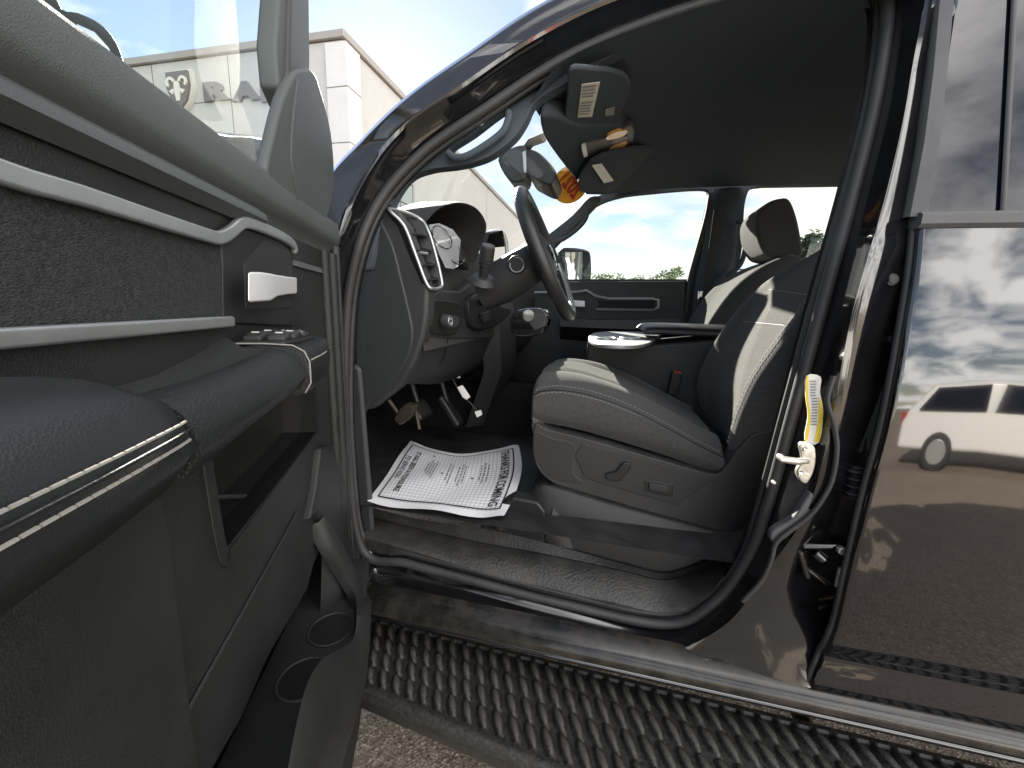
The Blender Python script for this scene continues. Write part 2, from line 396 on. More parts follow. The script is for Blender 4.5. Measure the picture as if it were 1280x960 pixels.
# inner return behind the seal, and rounded shoulders between the steps
inner = [p + Vector((0, .03, 0)) for p in crv[0]]
def midc(a, b, t, off): return [p.lerp(q, t) + Vector((0, off, 0)) for p, q in zip(a, b)]
cl = [inner, crv[0], midc(crv[0], crv[1], .85, .012), crv[1], midc(crv[1], crv[2], .75, .012), midc(crv[1], crv[2], .92, -.004), midc(crv[2], crv[3], .1, -.004),
      midc(crv[2], crv[3], .3, .004), midc(crv[2], crv[3], .9, 0), crv[3]]
back = [p + Vector((0, .05, 0)) for p in crv[3]]
cab = loft('cab_frame', cl+[back], 'jamb', TR, closed=True, ang=50)
sealpath = [p.lerp(q, .25) + Vector((0, -.006, 0)) for p, q in zip(crv[0], crv[1])]
seal = tube('door_seal', sealpath, .0115, 'rubber', TR, closed=True, res=10)
lipp = [p.lerp(q, .8) + Vector((0, .0, 0)) for p, q in zip(crv[0], crv[1])]
tube('seal_lip', [p.lerp(q, -.12)+Vector((0, .004, 0)) for p, q in zip(crv[0], crv[1])], .007, 'rubber', seal, closed=True, res=8)

# A-pillar and roof rail skin
front = range(3*7, 10*7)
ap = [crv[3][i] for i in front]
rail = [[p + v for p in ap] for v in (Vector((0, 0, 0)), Vector((-.008, .012, .012)), Vector((-.008, .03, .018)), Vector((0, .07, .012)), Vector((.01, .12, 0)))]
loft('roof_rail', rail, 'paint', TR, ang=60)
# roof
D_A = Y(452, 300, .22); D_B = Y(664, 122, .26); P_B = Y(735, 240, 1.74); P_A = Y(640, 330, 1.80)
rc = []
for dx_, dz_, flat_ in ((.015, .015, 0), (.04, .07, 0), (.15, .085, .4), (.5, .085, .8), (1.2, .09, 1), (2.1, .05, 1)):
    row = []
    for t in [i/12 for i in range(13)]:
        q = D_B.lerp(P_B, t); row.append(Vector((q.x+dx_, .33+1.42*t, q.z*(1-flat_)+1.95*flat_+dz_+.03*math.sin(math.pi*t))))
    rc.append(row)
loft('roof', rc, 'paint', TR, ang=60, solid=.02)

# ---- rocker
def prof_x(name, prof, x0, x1, m, parent, nx=2, y_of=None):
    cs = [[Vector((x0+(x1-x0)*i/nx, y, z)) for y, z in prof] for i in range(nx+1)]
    return loft(name, cs, m, parent, ang=40)
prof_x('rocker_panel', [(.05, .60), (.012, .588), (.002, .58), (-.004, .565), (-.006, .556), (.0, .549), (.012, .545), (.05, .52), (.12, .475), (.2, .47)], -1.0, 1.7, 'dusty', TR)
tube('rocker_lip', [(-1, -.004, .553), (1.7, -.004, .545)], .006, 'paint', TR)

# ---- rear door
edge = [(1150, 283), (1141, 360), (1112, 520), (1085, 622), (1062, 720), (1046, 788), (1026, 830), (1015, 860), (1011, 892)]
edge = spline(edge, 5)
def ydoor(z):
    y = .085*max(0, z-.86)**2*1.6
    if z < .86: y += .22*(.86-z)**2
    for zc, a in ((.665, .010), (.60, -.008)): y += a*math.exp(-((z-zc)/.018)**2)
    return y
rows = []
zl = []
for p in edge:
    q = Y(p[0], p[1], .02)
    for _ in range(4): q = Y(p[0], p[1], ydoor(q.z))
    zl.append((q.z, q.x))
def edge_x(z):
    for (z0, x0), (z1, x1) in zip(zl, zl[1:]):
        if z1 <= z <= z0: return x0+(x1-x0)*(z-z0)/(z1-z0)
    return zl[0][1] if z > zl[0][0] else zl[-1][1]
zt, zb = zl[0][0], zl[-1][0]
for i in range(71):
    z = zt+(zb-zt)*i/70; xe = edge_x(z); yy = ydoor(z)
    row = [Vector((xe+.012, yy+.05, z)), Vector((xe+.003, yy+.02, z)), Vector((xe, yy+.006, z)), Vector((xe+.003, yy+.001, z)), Vector((xe+.008, yy, z))]
    row += [Vector((xe+.008+(1.75-xe)*(j/10), yy+.012*(j/10)**2, z)) for j in range(1, 11)]
    rows.append(row)
rd = loft('rear_door', rows, 'paint', TR, ang=60)
eb = bmesh.new(); bm_tube(eb, [r[1]+Vector((-.003, -.004, 0)) for r in rows], .006, res=8)
from_bm('door_edge_seal', eb, 'rubber', rd, 60)
yb = ydoor(zt)
b0 = edge_x(zt)
mo = bmesh.new()
bm_loft(mo, [[Vector((x, y, z)) for y, z in ((yb+.03, zt+.022), (yb-.002, zt+.022), (yb-.008, zt+.017), (yb-.008, zt+.003), (yb-.002, zt-.003), (yb+.03, zt-.003))] for x in (b0-.004, 1.75)], capends=True)
from_bm('belt_moulding', mo, 'frame_rubber', rd, 30)
# glass leans in
zg0, zg1 = zt+.02, 2.02
def gp(px, py, off=0):
    q = Y(px, py, .06)
    for _ in range(6): q = Y(px, py, yb+.012+off+.30*max(-.3, (q.z-zg0)))
    return q
ga = [gp(1158, 266), gp(1196, 0), gp(1214, -130)]
gl_rows = []
for p in ga:
    gl_rows.append([Vector((p.x+(1.75-p.x)*j/8, p.y, p.z)) for j in range(9)])
loft('rear_window_glass', gl_rows, 'privacy', rd, ang=80)
# frame strip ahead of the glass
fa = [(1130, 272), (1148, 180), (1160, 90), (1168, 0), (1182, -130)]
fb = [(1158, 272), (1174, 180), (1184, 90), (1192, 0), (1206, -130)]
A = [gp(*p, .004) for p in fa]; B = [gp(*p, -.006) for p in fb]
bmf = bmesh.new(); bm_loft(bmf, [[a+Vector((.006, .035, 0)) for a in A], A, [a.lerp(b, .12)+Vector((0, -.008, 0)) for a, b in zip(A, B)], [a.lerp(b, .88)+Vector((0, -.006, 0)) for a, b in zip(A, B)], B, [b+Vector((0, .02, 0)) for b in B]])
from_bm('window_frame', bmf, 'frame_rubber', rd, 45)
dv = [gp(1254, 266, -.004), gp(1263, 100, -.004), gp(1268, 0, -.004), gp(1274, -130, -.004)]
tube('window_divider', dv, .0045, 'rubber', rd, flat=((0, 1, 0), .5))
# front of rear wheel arch etc. is out of frame; box bed and hood give the shadow its length
bb = bmesh.new(); bm_box(bb, (2.9, 1.0, 1.0), (2.2, 1.9, .9)); from_bm('truck_bed', bb, 'paint', TR, bevel=.05)
plate('hood', [Vector((x, .06, z)) for x, z in ((-1.36, .62), (-1.36, 1.43), (-2.3, 1.38), (-2.62, 1.28), (-2.7, 1.1), (-2.7, .62))], (0, 1.86, 0), 'paint', TR, bevel=.06, seg=3)
plate('front_fender', [Vector((x, .03, z)) for x, z in ((-1.37, .60), (-1.37, 1.42), (-.74, 1.42), (-.74, .60))], (0, .05, 0), 'paint', TR, bevel=.01)
for wx in (-2.0, 2.75):
    for wy in (.02, 1.66):
        wb_ = bmesh.new(); bm_cyl(wb_, (wx, wy, .41), (wx, wy+.28, .41), .41, seg=40); wo = from_bm('wheel', wb_, 'tyre', TR, bevel=.03)
        wb_ = bmesh.new(); bm_cyl(wb_, (wx, wy-.012, .41), (wx, wy+.292, .41), .25, seg=28); from_bm('rim', wb_, 'rim', wo, bevel=.01)

# ---- running board
def board():
    bm = bmesh.new(); nx, ny = 900, 76; x0, x1 = -.95, 1.35
    g = []; top = []
    for i in range(nx+1):
        x = x0+(x1-x0)*i/nx; row = []; tr = []
        yn = max(-.188, -.158-.123*x); yf = .076-.02*x
        for j in range(ny+1):
            v = j/ny; y = yn+(yf-yn)*v
            z = .450; w = 0
            if .05 < v < .95:
                r = (v-.06)/.22; k = math.floor(r); fv = r-k-.5
                u = (x + .020*fv)/.036 + .5*(k % 2); fu = u-math.floor(u)-.5
                w = 1-(fu/.37)**2-(fv/.56)**2
                if w > 0: z += .013*w**.6
            else: z += .006
            row.append(bm.verts.new((x, y, z))); tr.append(w)
        g.append(row); top.append(tr)
    for i in range(nx):
        for j in range(ny):
            f = bm.faces.new((g[i][j], g[i+1][j], g[i+1][j+1], g[i][j+1]))
            if top[i][j] > .45 and top[i+1][j+1] > .45: f.material_index = 1
    return bm
rb = from_bm('running_board', board(), 'board', TR, 60); rb.data.materials.append(M['grip'])
lipb = []
for i in range(60):
    x = -.95+2.3*i/59; yn = max(-.188, -.158-.123*x); yf = .076-.02*x
    lipb.append([Vector((x, yn+.004, .4575)), Vector((x, yn-.008, .459)), Vector((x, yn-.016, .452)), Vector((x, yn-.019, .435)), Vector((x, yn-.012, .405)), Vector((x, yn+.03, .395)), Vector((x, yf-.006, .395)), Vector((x, yf+.004, .452))])
loft('board_edge', lipb, 'board', rb, ang=50)
for x in (-.6, .5, 1.2):
    tube('board_bracket', [(x, .03, .41), (x, .2, .43), (x, .4, .52)], .02, 'black', rb)

# ---- A-pillar trim with its grab handle
def YY(px, py): return YT(px, py, .145)
otl = spline([(452, 330), (458, 285), (478, 250), (535, 190), (614, 134), (704, 76), (800, 30), (920, -10), (1040, -30), (1040, -12), (920, 6), (810, 46), (730, 90), (690, 113), (668, 128), (657, 150), (642, 172), (615, 193), (590, 203), (565, 208), (535, 212), (508, 224), (486, 258), (470, 300), (462, 335)], 4, True)
hol = spline([(560, 186), (590, 166), (620, 143), (633, 136), (636, 146), (630, 161), (608, 178), (582, 194), (568, 193)], 4, True)
pt = plate('pillar_trim', [YY(*p) for p in otl], (0, .035, 0), 'headliner', TR, holes=[[YY(*p) for p in hol]], bevel=.008, seg=3)
GH_OFF = .128
gh = [(560, 191), (568, 197), (584, 195), (608, 181), (628, 165), (635, 150), (636, 140)]
tube('grab_handle', [YT(*p, GH_OFF) for p in spline(gh, 4)], .0085, 'headliner', pt, res=10)
# trim that lines the roof rail down to the headliner
# ---- headliner
near = spline([(664, 128, .25), (704, 76, .215), (800, 34, .2), (920, -2, .19), (1040, -24, .19), (1100, -30, .19), (1250, -30, .19)], 4)
far = spline([(733, 243, 1.72), (757, 243, 1.74), (800, 238, 1.76), (885, 234, 1.78), (1000, 231, 1.8), (1060, 231, 1.8), (1150, 231, 1.8)], 4)
nc = [Y(*p) for p in near]; fc = [Y(*p) for p in far]
hcur = []
for t in [0, .04, .1, .2, .35, .5, .65, .8, .9, .96, 1]:
    hcur.append([a.lerp(b, t)+Vector((0, 0, .06*min(1, i/14)*(1-abs(2*t-1)**4))) for i, (a, b) in enumerate(zip(nc, fc))])
hl = loft('headliner', hcur, 'headliner', TR, ang=70)
from mathutils.bvhtree import BVHTree
def bvh(o):
    me = o.data; return BVHTree.FromPolygons([v.co.copy() for v in me.vertices], [tuple(f.vertices) for f in me.polygons])
HA = nc[0]; HN = (fc[0]-nc[0]).cross(nc[8]-nc[0]).normalized()
if HN.z > 0: HN = -HN
print('headliner deviations', [round((p-HA).dot(HN), 3) for c in hcur[::5] for p in c[::4]])
def HP(px, py, off=0.0):       # a point just under the front of the headliner
    d = ray(px, py); a = HA+HN*(off+HOFF)
    return CAM + d*((a-CAM).dot(HN)/d.dot(HN))
HOFF = .004
# ---- windshield
wb = [Y(*p) for p in ((468, 300, .22), (480, 262, .24), (520, 205, .25), (600, 180, .25), (664, 124, .27))]
ws = []
for i in range(9):
    t = i/8
    lo = D_A.lerp(P_A, t) + Vector((-.16*math.sin(math.pi*t)-.1, 0, 0)); hi = D_B.lerp(P_B, t)+Vector((0, 0, .01))
    ws.append([lo.lerp(hi, k/6) for k in range(7)])
wsh = loft('windshield', ws, 'glass', TR, ang=80)

# ---- passenger side wall with two window openings
PY = 1.84
ow = [(560, 330), (640, 330), (688, 305), (735, 250), (760, 240), (885, 230), (1230, 226), (1230, 800), (600, 700)]
h1 = spline([(692, 306), (735, 264), (770, 247), (820, 240), (876, 236), (886, 242), (882, 265), (872, 305), (862, 349)], 4) + [(700, 349)]
h2 = spline([(915, 352), (926, 320), (929, 285), (931, 255), (938, 236), (955, 232)], 4) + [(1085, 230), (1085, 356)]
h3 = spline([(916, 325), (917, 303), (921, 293), (927, 292), (928, 305), (924, 324), (919, 329)], 3, True)
pw = plate('passenger_side_frame', pl(ow, Y, PY), (0, .05, 0), 'headliner', TR, holes=[pl(h1, Y, PY), pl(h2, Y, PY)], bevel=.008)
g1 = plate('front_side_glass', pl(h1, Y, PY+.03), (0, .004, 0), 'glass', pw)
g2 = plate('rear_side_glass', pl(h2, Y, PY+.03), (0, .004, 0), 'glass', pw)
# window run channel along the rear edge
tube('window_channel', pl(spline([(889, 242), (884, 270), (873, 310), (862, 352), (857, 392)], 4), Y, PY-.02), .016, 'rubber', pw)
# B-pillar bulge, grab handle, belt
bp = [[Y(*p) for p in ((893, 236, PY-.03), (880, 300, PY-.04), (868, 360, PY-.05), (862, 420, PY-.05))], [Y(*p) for p in ((912, 234, PY-.08), (900, 300, PY-.09), (888, 360, PY-.1), (880, 420, PY-.1))], [Y(*p) for p in ((932, 234, PY-.03), (922, 300, PY-.04), (915, 360, PY-.04), (908, 420, PY-.05))]]
loft('pillar_cover', bp, 'headliner', pw, ang=80)
tube('pillar_grab_handle', pl(spline([(921, 276), (930, 280), (933, 300), (928, 325), (919, 338), (908, 344)], 4), Y, PY-.11), .013, 'headliner', pw, res=10)
bl = [Y(*p, PY-.11) for p in ((898, 262), (890, 320), (884, 360), (872, 396))]
tube('seat_belt', bl, .024, 'belt', pw, flat=((0, 1, 0), .12), res=10)
box('belt_anchor', Y(875, 369, PY-.12), (.028, .012, .05), 'chrome', pw, .004)
# ---- passenger door panel
PD_Y = 1.80
pdp = plate('passenger_door_panel', pl([(600, 352), (700, 352), (858, 351), (856, 400), (852, 470), (640, 480)], Y, PD_Y), (0, .04, 0), 'plastic', TR, bevel=.01)
tube('silver_trim', pl([(668, 366), (722, 365), (733, 363), (745, 370), (760, 373), (815, 373), (823, 375), (823, 384), (818, 388), (745, 387)], Y, PD_Y-.012), .008, 'silver', pdp, res=6)
plate('door_insert', pl([(748, 376), (818, 376), (818, 385), (748, 384)], Y, PD_Y-.004), (0, .01, 0), 'insert', pdp)
plate('inner_handle', pl([(716, 375), (731, 376), (731, 384), (716, 383)], Y, PD_Y-.03), (0, .02, 0), 'handle', pdp, bevel=.004)
arm = [[Y(*p) for p in ((700, 398, PD_Y), (745, 399, PD_Y), (800, 400, PD_Y), (852, 397, PD_Y))], [Y(*p) for p in ((700, 398, PD_Y-.09), (745, 400, PD_Y-.09), (800, 400, PD_Y-.1), (850, 397, PD_Y-.1))],
       [Y(*p) for p in ((700, 408, PD_Y-.1), (745, 410, PD_Y-.1), (800, 412, PD_Y-.11), (850, 410, PD_Y-.1))], [Y(*p) for p in ((700, 424, PD_Y), (745, 428, PD_Y), (800, 430, PD_Y), (850, 428, PD_Y))]]
loft('armrest', arm, 'leather', pdp, ang=30)
# passenger side mirror outside
pm = plate('passenger_mirror', pl(spline([(698, 314), (712, 309), (733, 312), (739, 320), (739, 350), (734, 362), (706, 362), (699, 350)], 3, True), Y, 2.12), (-.03, .14, 0), 'black', TR, bevel=.02)
plate('mirror_glass', [Y(707, 315, 2.02), Y(728, 315, 2.10), Y(728, 358, 2.10), Y(706, 358, 2.02)], (-.002, .004, 0), 'mirror', pm)
tube('mirror_arm', [Y(712, 352, 2.2), Y(700, 362, 1.9)], .03, 'black', pm)
pt2 = plate('passenger_pillar_trim', pl(spline([(640, 325), (686, 292), (716, 268), (737, 246), (752, 248), (735, 268), (712, 290), (695, 308), (660, 345), (632, 348)], 3, True), Y, 1.74), (0, .05, 0), 'headliner', TR, bevel=.01)
tube('grab_handle', pl(spline([(735, 262), (732, 274), (722, 286), (706, 298), (694, 303)], 4), Y, 1.70), .012, 'headliner', pt2, res=8)

# ---- overhead: visor, console, mirror
vis = plate('sun_visor', pl(spline([(712, 88), (740, 87), (775, 92), (788, 108), (775, 145), (766, 153), (735, 156), (709, 156), (706, 145), (709, 115)], 3, True), HP, .009), (0, 0, .012), 'headliner', TR, bevel=.006)
lab = plate('visor_label', pl([(727, 106), (750, 103), (740, 146), (722, 147)], HP, .0105), (0, 0, .002), 'label_cream', vis)
lb = bmesh.new()
q = pl([(727, 106), (750, 103), (740, 146), (722, 147)], HP, .0125)
for i in range(10):
    t0 = .06+.09*i
    if i == 4: continue
    a = q[0].lerp(q[3], t0); b = q[1].lerp(q[2], t0); c = q[1].lerp(q[2], t0+.035); d = q[0].lerp(q[3], t0+.035)
    e = random.uniform(.75, .93)
    bm_plate(lb, [a.lerp(b, .08), a.lerp(b, e), d.lerp(c, e), d.lerp(c, .08)], Vector((0, 0, .0005)))
from_bm('label_text', lb, 'greyink', lab)
plate('visor_clip', pl([(756, 136), (769, 133), (768, 144), (755, 146)], HP, .012), (0, 0, .02), 'black', vis, bevel=.003)
oc = plate('overhead_console', pl(spline([(677, 146), (700, 148), (728, 158), (778, 158), (792, 166), (790, 182), (770, 196), (748, 208), (735, 237), (716, 221), (687, 184), (677, 164)], 3, True), HP, .016), (0, 0, .05), 'headliner', TR, bevel=.012, seg=3)
plate('console_bezel', pl(spline([(727, 182), (758, 172), (784, 158), (792, 161), (790, 176), (770, 187), (734, 198)], 3, True), HP, .022), (0, 0, .02), 'plastic', oc, bevel=.004)
plate('map_lamp', pl(spline([(758, 172), (768, 166), (782, 163), (784, 166), (776, 172), (760, 175)], 3, True), HP, .026), (0, 0, .01), 'amber', oc)
plate('map_lamp', pl(spline([(762, 187), (776, 179), (783, 178), (782, 182), (770, 188)], 3, True), HP, .026), (0, 0, .01), 'amber', oc)
plate('lamp_switch', pl([(727, 184), (732, 182), (735, 195), (730, 197)], HP, .027), (0, 0, .01), 'silver', oc)
plate('console_switch', pl([(765, 176), (784, 170), (785, 174), (766, 180)], HP, .027), (0, 0, .01), 'black', oc)
v2 = plate('passenger_visor', pl(spline([(726, 240), (736, 205), (790, 188), (845, 190), (830, 215), (800, 236)], 3, True), HP, .045), (0, 0, .02), 'headliner', TR, bevel=.006)
plate('visor_label', pl([(740, 207), (752, 205), (767, 226), (755, 229)], HP, .052), (0, 0, .002), 'label', v2)
# rear view mirror
rm = plate('rearview_mirror', pl(spline([(655, 190), (662, 186), (676, 192), (694, 212), (692, 226), (686, 231), (670, 224), (657, 214)], 3, True), Y, 1.02), (.0, .24, .0), 'plastic', TR, bevel=.012, seg=3)
plate('mirror_shell', pl(spline([(622, 200), (632, 188), (650, 181), (658, 186), (657, 220), (650, 227), (636, 225)], 3, True), Y, 1.0), (0, .14, 0), 'plastic', rm, bevel=.015, seg=3)
tube('mirror_stem', [Y(655, 190, 1.05), Y(664, 178, 1.03), Y(680, 172, 1.0)], .018, 'plastic', rm)
plate('mirror_edge', pl([(653, 190), (657, 188), (658, 214), (655, 216)], Y, .99), (0, .02, 0), 'silver', rm)
# year sticker on the windshield
WST = bvh(wsh)
def WP(px, py, off=.003):
    d = ray(px, py).normalized(); h = WST.ray_cast(CAM, d)
    return (h[0] if h[0] else Y(px, py, 1.5)) - d*off
cen = WP(713, 231, .02); wn = (D_B-D_A).cross(P_B-D_B).normalized()
if wn.dot(CAM-cen) < 0: wn = -wn
wn = (wn*.45+(CAM-cen).normalized()*.75).normalized()
def onst(px, py): d = ray(px, py); return CAM+d*((cen-CAM).dot(wn)/d.dot(wn))
ax_u = (onst(722, 243)-onst(704, 219)).normalized(); ax_v = wn.cross(ax_u).normalized(); r_ = .092
stb = bmesh.new()
fill_loops(stb, [[cen+(math.cos(t)*ax_u+math.sin(t)*ax_v)*r_ for t in [i*math.pi/24 for i in range(48)]]])
stk = from_bm('year_sticker', stb, 'orange', wsh)
me = text_mesh('2021', r_*.8, r_*.03)
for v in me.vertices:      # printed to be read from outside, so mirrored in here
    v.co = cen - ax_u*v.co.x*.98 + ax_v*v.co.y*1.35 + wn*.002
link('year_digits', me, 'red', stk)

# ------------------------------------------------------------------ dashboard
DYE = .17
cap = [(440, 262), (465, 258), (487, 258), (507, 280), (524, 330), (535, 360), (534, 392), (530, 420), (520, 450), (502, 482), (464, 512), (440, 515)]
capc = pl(cap, Y, DYE)
da = plate('dashboard', capc, (0, .05, 0), 'plastic', TR, bevel=.012, seg=3)
cov = spline([(446, 274), (462, 270), (474, 274), (490, 305), (502, 350), (512, 392), (516, 420), (508, 452), (486, 482), (464, 500), (446, 506)], 3, True)
plate('end_cover', pl(cov, Y, DYE-.006), (0, .02, 0), 'dashcap', da, bevel=.005)
# top pad: from the end across to the passenger side
tp = []
for i in range(13):
    y = DYE+.01+(1.78-DYE)*i/12; s = math.sin(math.pi*min(1, i/12))
    tp.append([Vector((-1.15-.1*s, y, 1.46)), Vector((-.95, y, 1.50)), Vector((-.75, y, 1.535)), Vector((-.62, y, 1.548)), Vector((-.55, y, 1.54)), Vector((-.52, y, 1.52)), Vector((-.50, y, 1.46)), Vector((-.47, y, 1.30)), Vector((-.455, y, 1.20))])
dt = loft('dash_top', tp, 'dash', da, ang=60)
# air vent: silver bezel, dark box, slats
nb = [(486, 261, .165), (505, 282, .163), (520, 320, .163), (533, 354, .165), (541, 361, .18)]
fb_ = [(551, 359, .25), (552, 351, .26), (545, 320, .265), (535, 288, .265), (522, 272, .26)]
tube('vent_bezel', [Y(*p) for p in spline(nb+fb_, 4, True)], .0045, 'silver', da, closed=True, res=8)
vb = bmesh.new()
A = [Y(*p)+Vector((-.03, .01, 0)) for p in nb]; B = [Y(*p)+Vector((-.03, -.01, 0)) for p in fb_[::-1]]
bm_loft(vb, [[Y(*p) for p in nb], A, B, [Y(*p) for p in fb_[::-1]]])
vt = from_bm('vent', vb, 'black', da)
sl_ = bmesh.new()
for i, t in enumerate((.30, .44, .58, .72, .86)):
    k = t*(len(nb)-1); a = int(k); f = k-a
    p = Y(*nb[a]).lerp(Y(*nb[min(a+1, 4)]), f); q = Y(*fb_[::-1][a]).lerp(Y(*fb_[::-1][min(a+1, 4)]), f)
    bm_plate(sl_, [p+Vector((.0, .008, -.004)), q+Vector((0, -.008, -.004)), q+Vector((-.03, -.008, .002)), p+Vector((-.03, .008, .002))], Vector((0, 0, .003)))
from_bm('vent_slats', sl_, 'black', vt)
tube('vent_tab', [Y(524, 316, .185), Y(534, 317, .215)], .004, 'silver', vt)
# instrument hood
lip = [(522, 292, .29), (533, 276, .30), (545, 263, .35), (558, 256, .41), (575, 253, .48), (592, 258, .56), (603, 269, .63), (608, 283, .68), (604, 300, .70), (594, 328, .70)]
L0 = [Y(*p) for p in spline(lip, 4)]
hood = [[p+Vector((-.30, 0, -.03 - .25*max(0, p.z-1.56))) for p in L0], [p+Vector((-.12, 0, .004)) for p in L0], [p+Vector((-.02, 0, .004)) for p in L0], L0]
cz = Y(572, 300, .5)
hood.append([p.lerp(Vector((p.x, cz.y, cz.z)), .05)+Vector((-.004, 0, 0)) for p in L0])
hood.append([p.lerp(Vector((p.x, cz.y, cz.z)), .08)+Vector((-.08, 0, 0)) for p in L0])
hood.append([p.lerp(Vector((p.x, cz.y, cz.z)), .10)+Vector((-.18, 0, -.01)) for p in L0])
loft('instrument_hood', hood, 'dash', da, ang=60)
lens = [[Y(*p) for p in ((536, 281, .34), (541, 296, .34), (548, 316, .34), (557, 335, .345))], [Y(*p) for p in ((549, 279, .39), (556, 298, .39), (562, 316, .39), (567, 336, .39))], [Y(*p) for p in ((566, 287, .44), (576, 300, .44), (574, 318, .44), (573, 333, .44))]]
clu = loft('instrument_cluster', lens, 'lens', da, ang=80)
for py_, k_ in ((303, .3), (318, .75)):
    c = lens[0][1].lerp(lens[2][1], k_) if k_ < .5 else lens[0][2].lerp(lens[2][2], k_)
    u_ = (lens[2][1]-lens[0][1]).normalized(); v_ = (lens[0][0]-lens[0][3]).normalized(); n_g = u_.cross(v_).normalized()
    if n_g.dot(CAM-c) < 0: n_g = -n_g
    tube('gauge_ring', [c+n_g*.003+(u_*math.cos(t)+v_*math.sin(t))*.034 for t in [i*math.pi/14 for i in range(28)]], .0018, 'gloss', clu, closed=True, res=6)
plate('gauge_trim', [Y(566, 318, .5), Y(585, 330, .54), Y(586, 338, .54), Y(572, 336, .5)], (-.02, 0, 0), 'gloss', da)
# column cover plate, switch panel
XF = -.452
rear = plate('switch_panel', pl([(534, 372), (552, 362), (575, 364), (600, 345), (640, 345), (672, 375), (668, 420), (600, 424), (560, 424), (533, 420)], X, XF), (-.05, 0, 0), 'plastic', da, bevel=.008)
hs = plate('headlight_switch_bezel', pl(spline([(536, 376), (572, 378), (578, 390), (575, 410), (566, 419), (540, 417), (535, 400)], 3, True), X, XF+.006), (-.01, 0, 0), 'black', da, bevel=.004)
kc = X(553, 401, XF+.01)
kb = cyl('headlight_knob', kc, kc+Vector((.022, 0, 0)), .0175, 'plastic', hs, seg=28, bevel=.003)
tube('knob_ring', [kc+Vector((.024, .014*math.cos(t), .014*math.sin(t))) for t in [i*math.pi/12 for i in range(24)]], .0013, 'silver', kb, closed=True, res=6)
bx_ = bmesh.new(); bm_box(bx_, kc+Vector((.025, 0, .006)), (.004, .006, .006)); bm_box(bx_, kc+Vector((.025, 0, -.006)), (.004, .006, .006)); from_bm('knob_icons', bx_, 'thread', kb)
dc = X(567, 402, XF+.008); 
dm = bmesh.new(); bm_cyl(dm, dc+Vector((0, -.006, 0)), dc+Vector((0, .006, 0)), .018); from_bm('dimmer_wheel', dm, 'plastic', hs)
bt = plate('parking_brake_bezel', pl(spline([(589, 372), (612, 362), (620, 370), (622, 380), (640, 388), (620, 408), (595, 412), (588, 396)], 3, True), X, XF+.02), (-.03, 0, 0), 'black', da, bevel=.006)
plate('parking_brake_button', pl([(602, 374), (617, 367), (620, 375), (605, 382)], X, XF+.032), (-.02, 0, 0), 'gloss', bt, bevel=.002)
plate('brake_symbol', pl([(608, 373), (613, 371), (613.5, 374), (608.5, 376)], X, XF+.0335), (-.001, 0, 0), 'thread', bt)
plate('parking_brake_pull', pl([(602, 392), (612, 388), (615, 400), (606, 404)], X, XF+.03), (-.02, 0, 0), 'plastic', bt, bevel=.004)
# knee panel curving under
k1 = [X(*p, XF-.005) for p in spline([(531, 415), (560, 422), (600, 422), (650, 415), (690, 405)], 4)]
k2 = [X(*p, XF-.03) for p in spline([(524, 440), (556, 446), (598, 446), (648, 432), (690, 420)], 4)]
k3 = [X(*p, XF-.09) for p in spline([(504, 478), (545, 480), (585, 466), (625, 446), (680, 436)], 4)]
k4 = [p+Vector((-.25, 0, -.01)) for p in k3]
kn = loft('knee_panel', [k1, k2, [a.lerp(b, .5)+Vector((.01, 0, 0)) for a, b in zip(k2, k3)], k3, k4], 'plastic', da, ang=50)
tube('panel_seam', [X(560, 424, XF-.0), X(556, 446, XF-.022), X(534, 478, XF-.085)], .002, 'black', kn)
# centre stack
ck = [[Vector((-.50, y, 1.50)), Vector((-.44, y, 1.30)), Vector((-.42, y, 1.05)), Vector((-.50, y, .80))] for y in (.80, .86, 1.16, 1.22)]
ck[0] = [p+Vector((-.06, 0, 0)) for p in ck[0]]; ck[3] = [p+Vector((-.06, 0, 0)) for p in ck[3]]
loft('centre_stack', ck, 'plastic', da, ang=30)
tube('stack_trim', [Y(*p) for p in spline([(610, 291, .86), (625, 289, .87), (632, 300, .88), (634, 320, .88)], 4)], .008, 'silver', da)
loft('centre_speaker_pod', [[Y(*p) for p in ((606, 312, .8), (612, 290, .8), (628, 288, .85), (634, 308, .9))], [Y(*p)+Vector((-.2, .1, 0)) for p in ((606, 312, .8), (612, 290, .8), (628, 288, .85), (634, 308, .9))]], 'dash', da, ang=50)
# foot brake lever under the dash
fbk = plate('foot_lever', pl([(492, 525), (500, 510), (508, 504), (518, 508), (514, 522), (500, 532)], Y, .30), (0, .03, 0), 'brass', da, bevel=.003)
tube('lever_arm', [Y(486, 500, .3), Y(500, 520, .31), Y(520, 512, .33), Y(524, 536, .33)], .007, 'brass', fbk)

# ---- steering column, wheel, levers
wt, wbm = Y(652, 238, .5), Y(714, 400, .5)
wc = (wt+wbm)/2; up_ = (wt-wbm).normalized(); R_ = (wt-wbm).length/2
wn_ = Vector((up_.z, 0, -up_.x)).normalized()       # towards the driver
sd_ = Vector((0, 1, 0))
co = loft('steering_column', [[wc+o+(math.cos(t)*sd_*a+math.sin(t)*up_*b) for t in [i*math.pi/10 for i in range(20)]] for o, a, b in ((wn_*-.030, .045, .045), (wn_*-.04, .056, .060), (wn_*-.10-up_*.008, .060, .066), (wn_*-.16-up_*.015, .062, .068), (wn_*-.24-up_*.03, .05, .05))], 'plastic', TR, closed=True, capends=True, ang=50)
plate('column_shroud', pl(spline([(640, 392), (664, 385), (684, 390), (680, 412), (668, 420), (640, 418)], 3, True), Y, .42), (0, .1, 0), 'gloss', co, bevel=.008)
lk = bmesh.new(); a = Y(662, 394, .41); 
bm_cyl(lk, a, a+Vector((0, -.02, 0)), .017); from_bm('ignition_ring', lk, 'chrome', co)
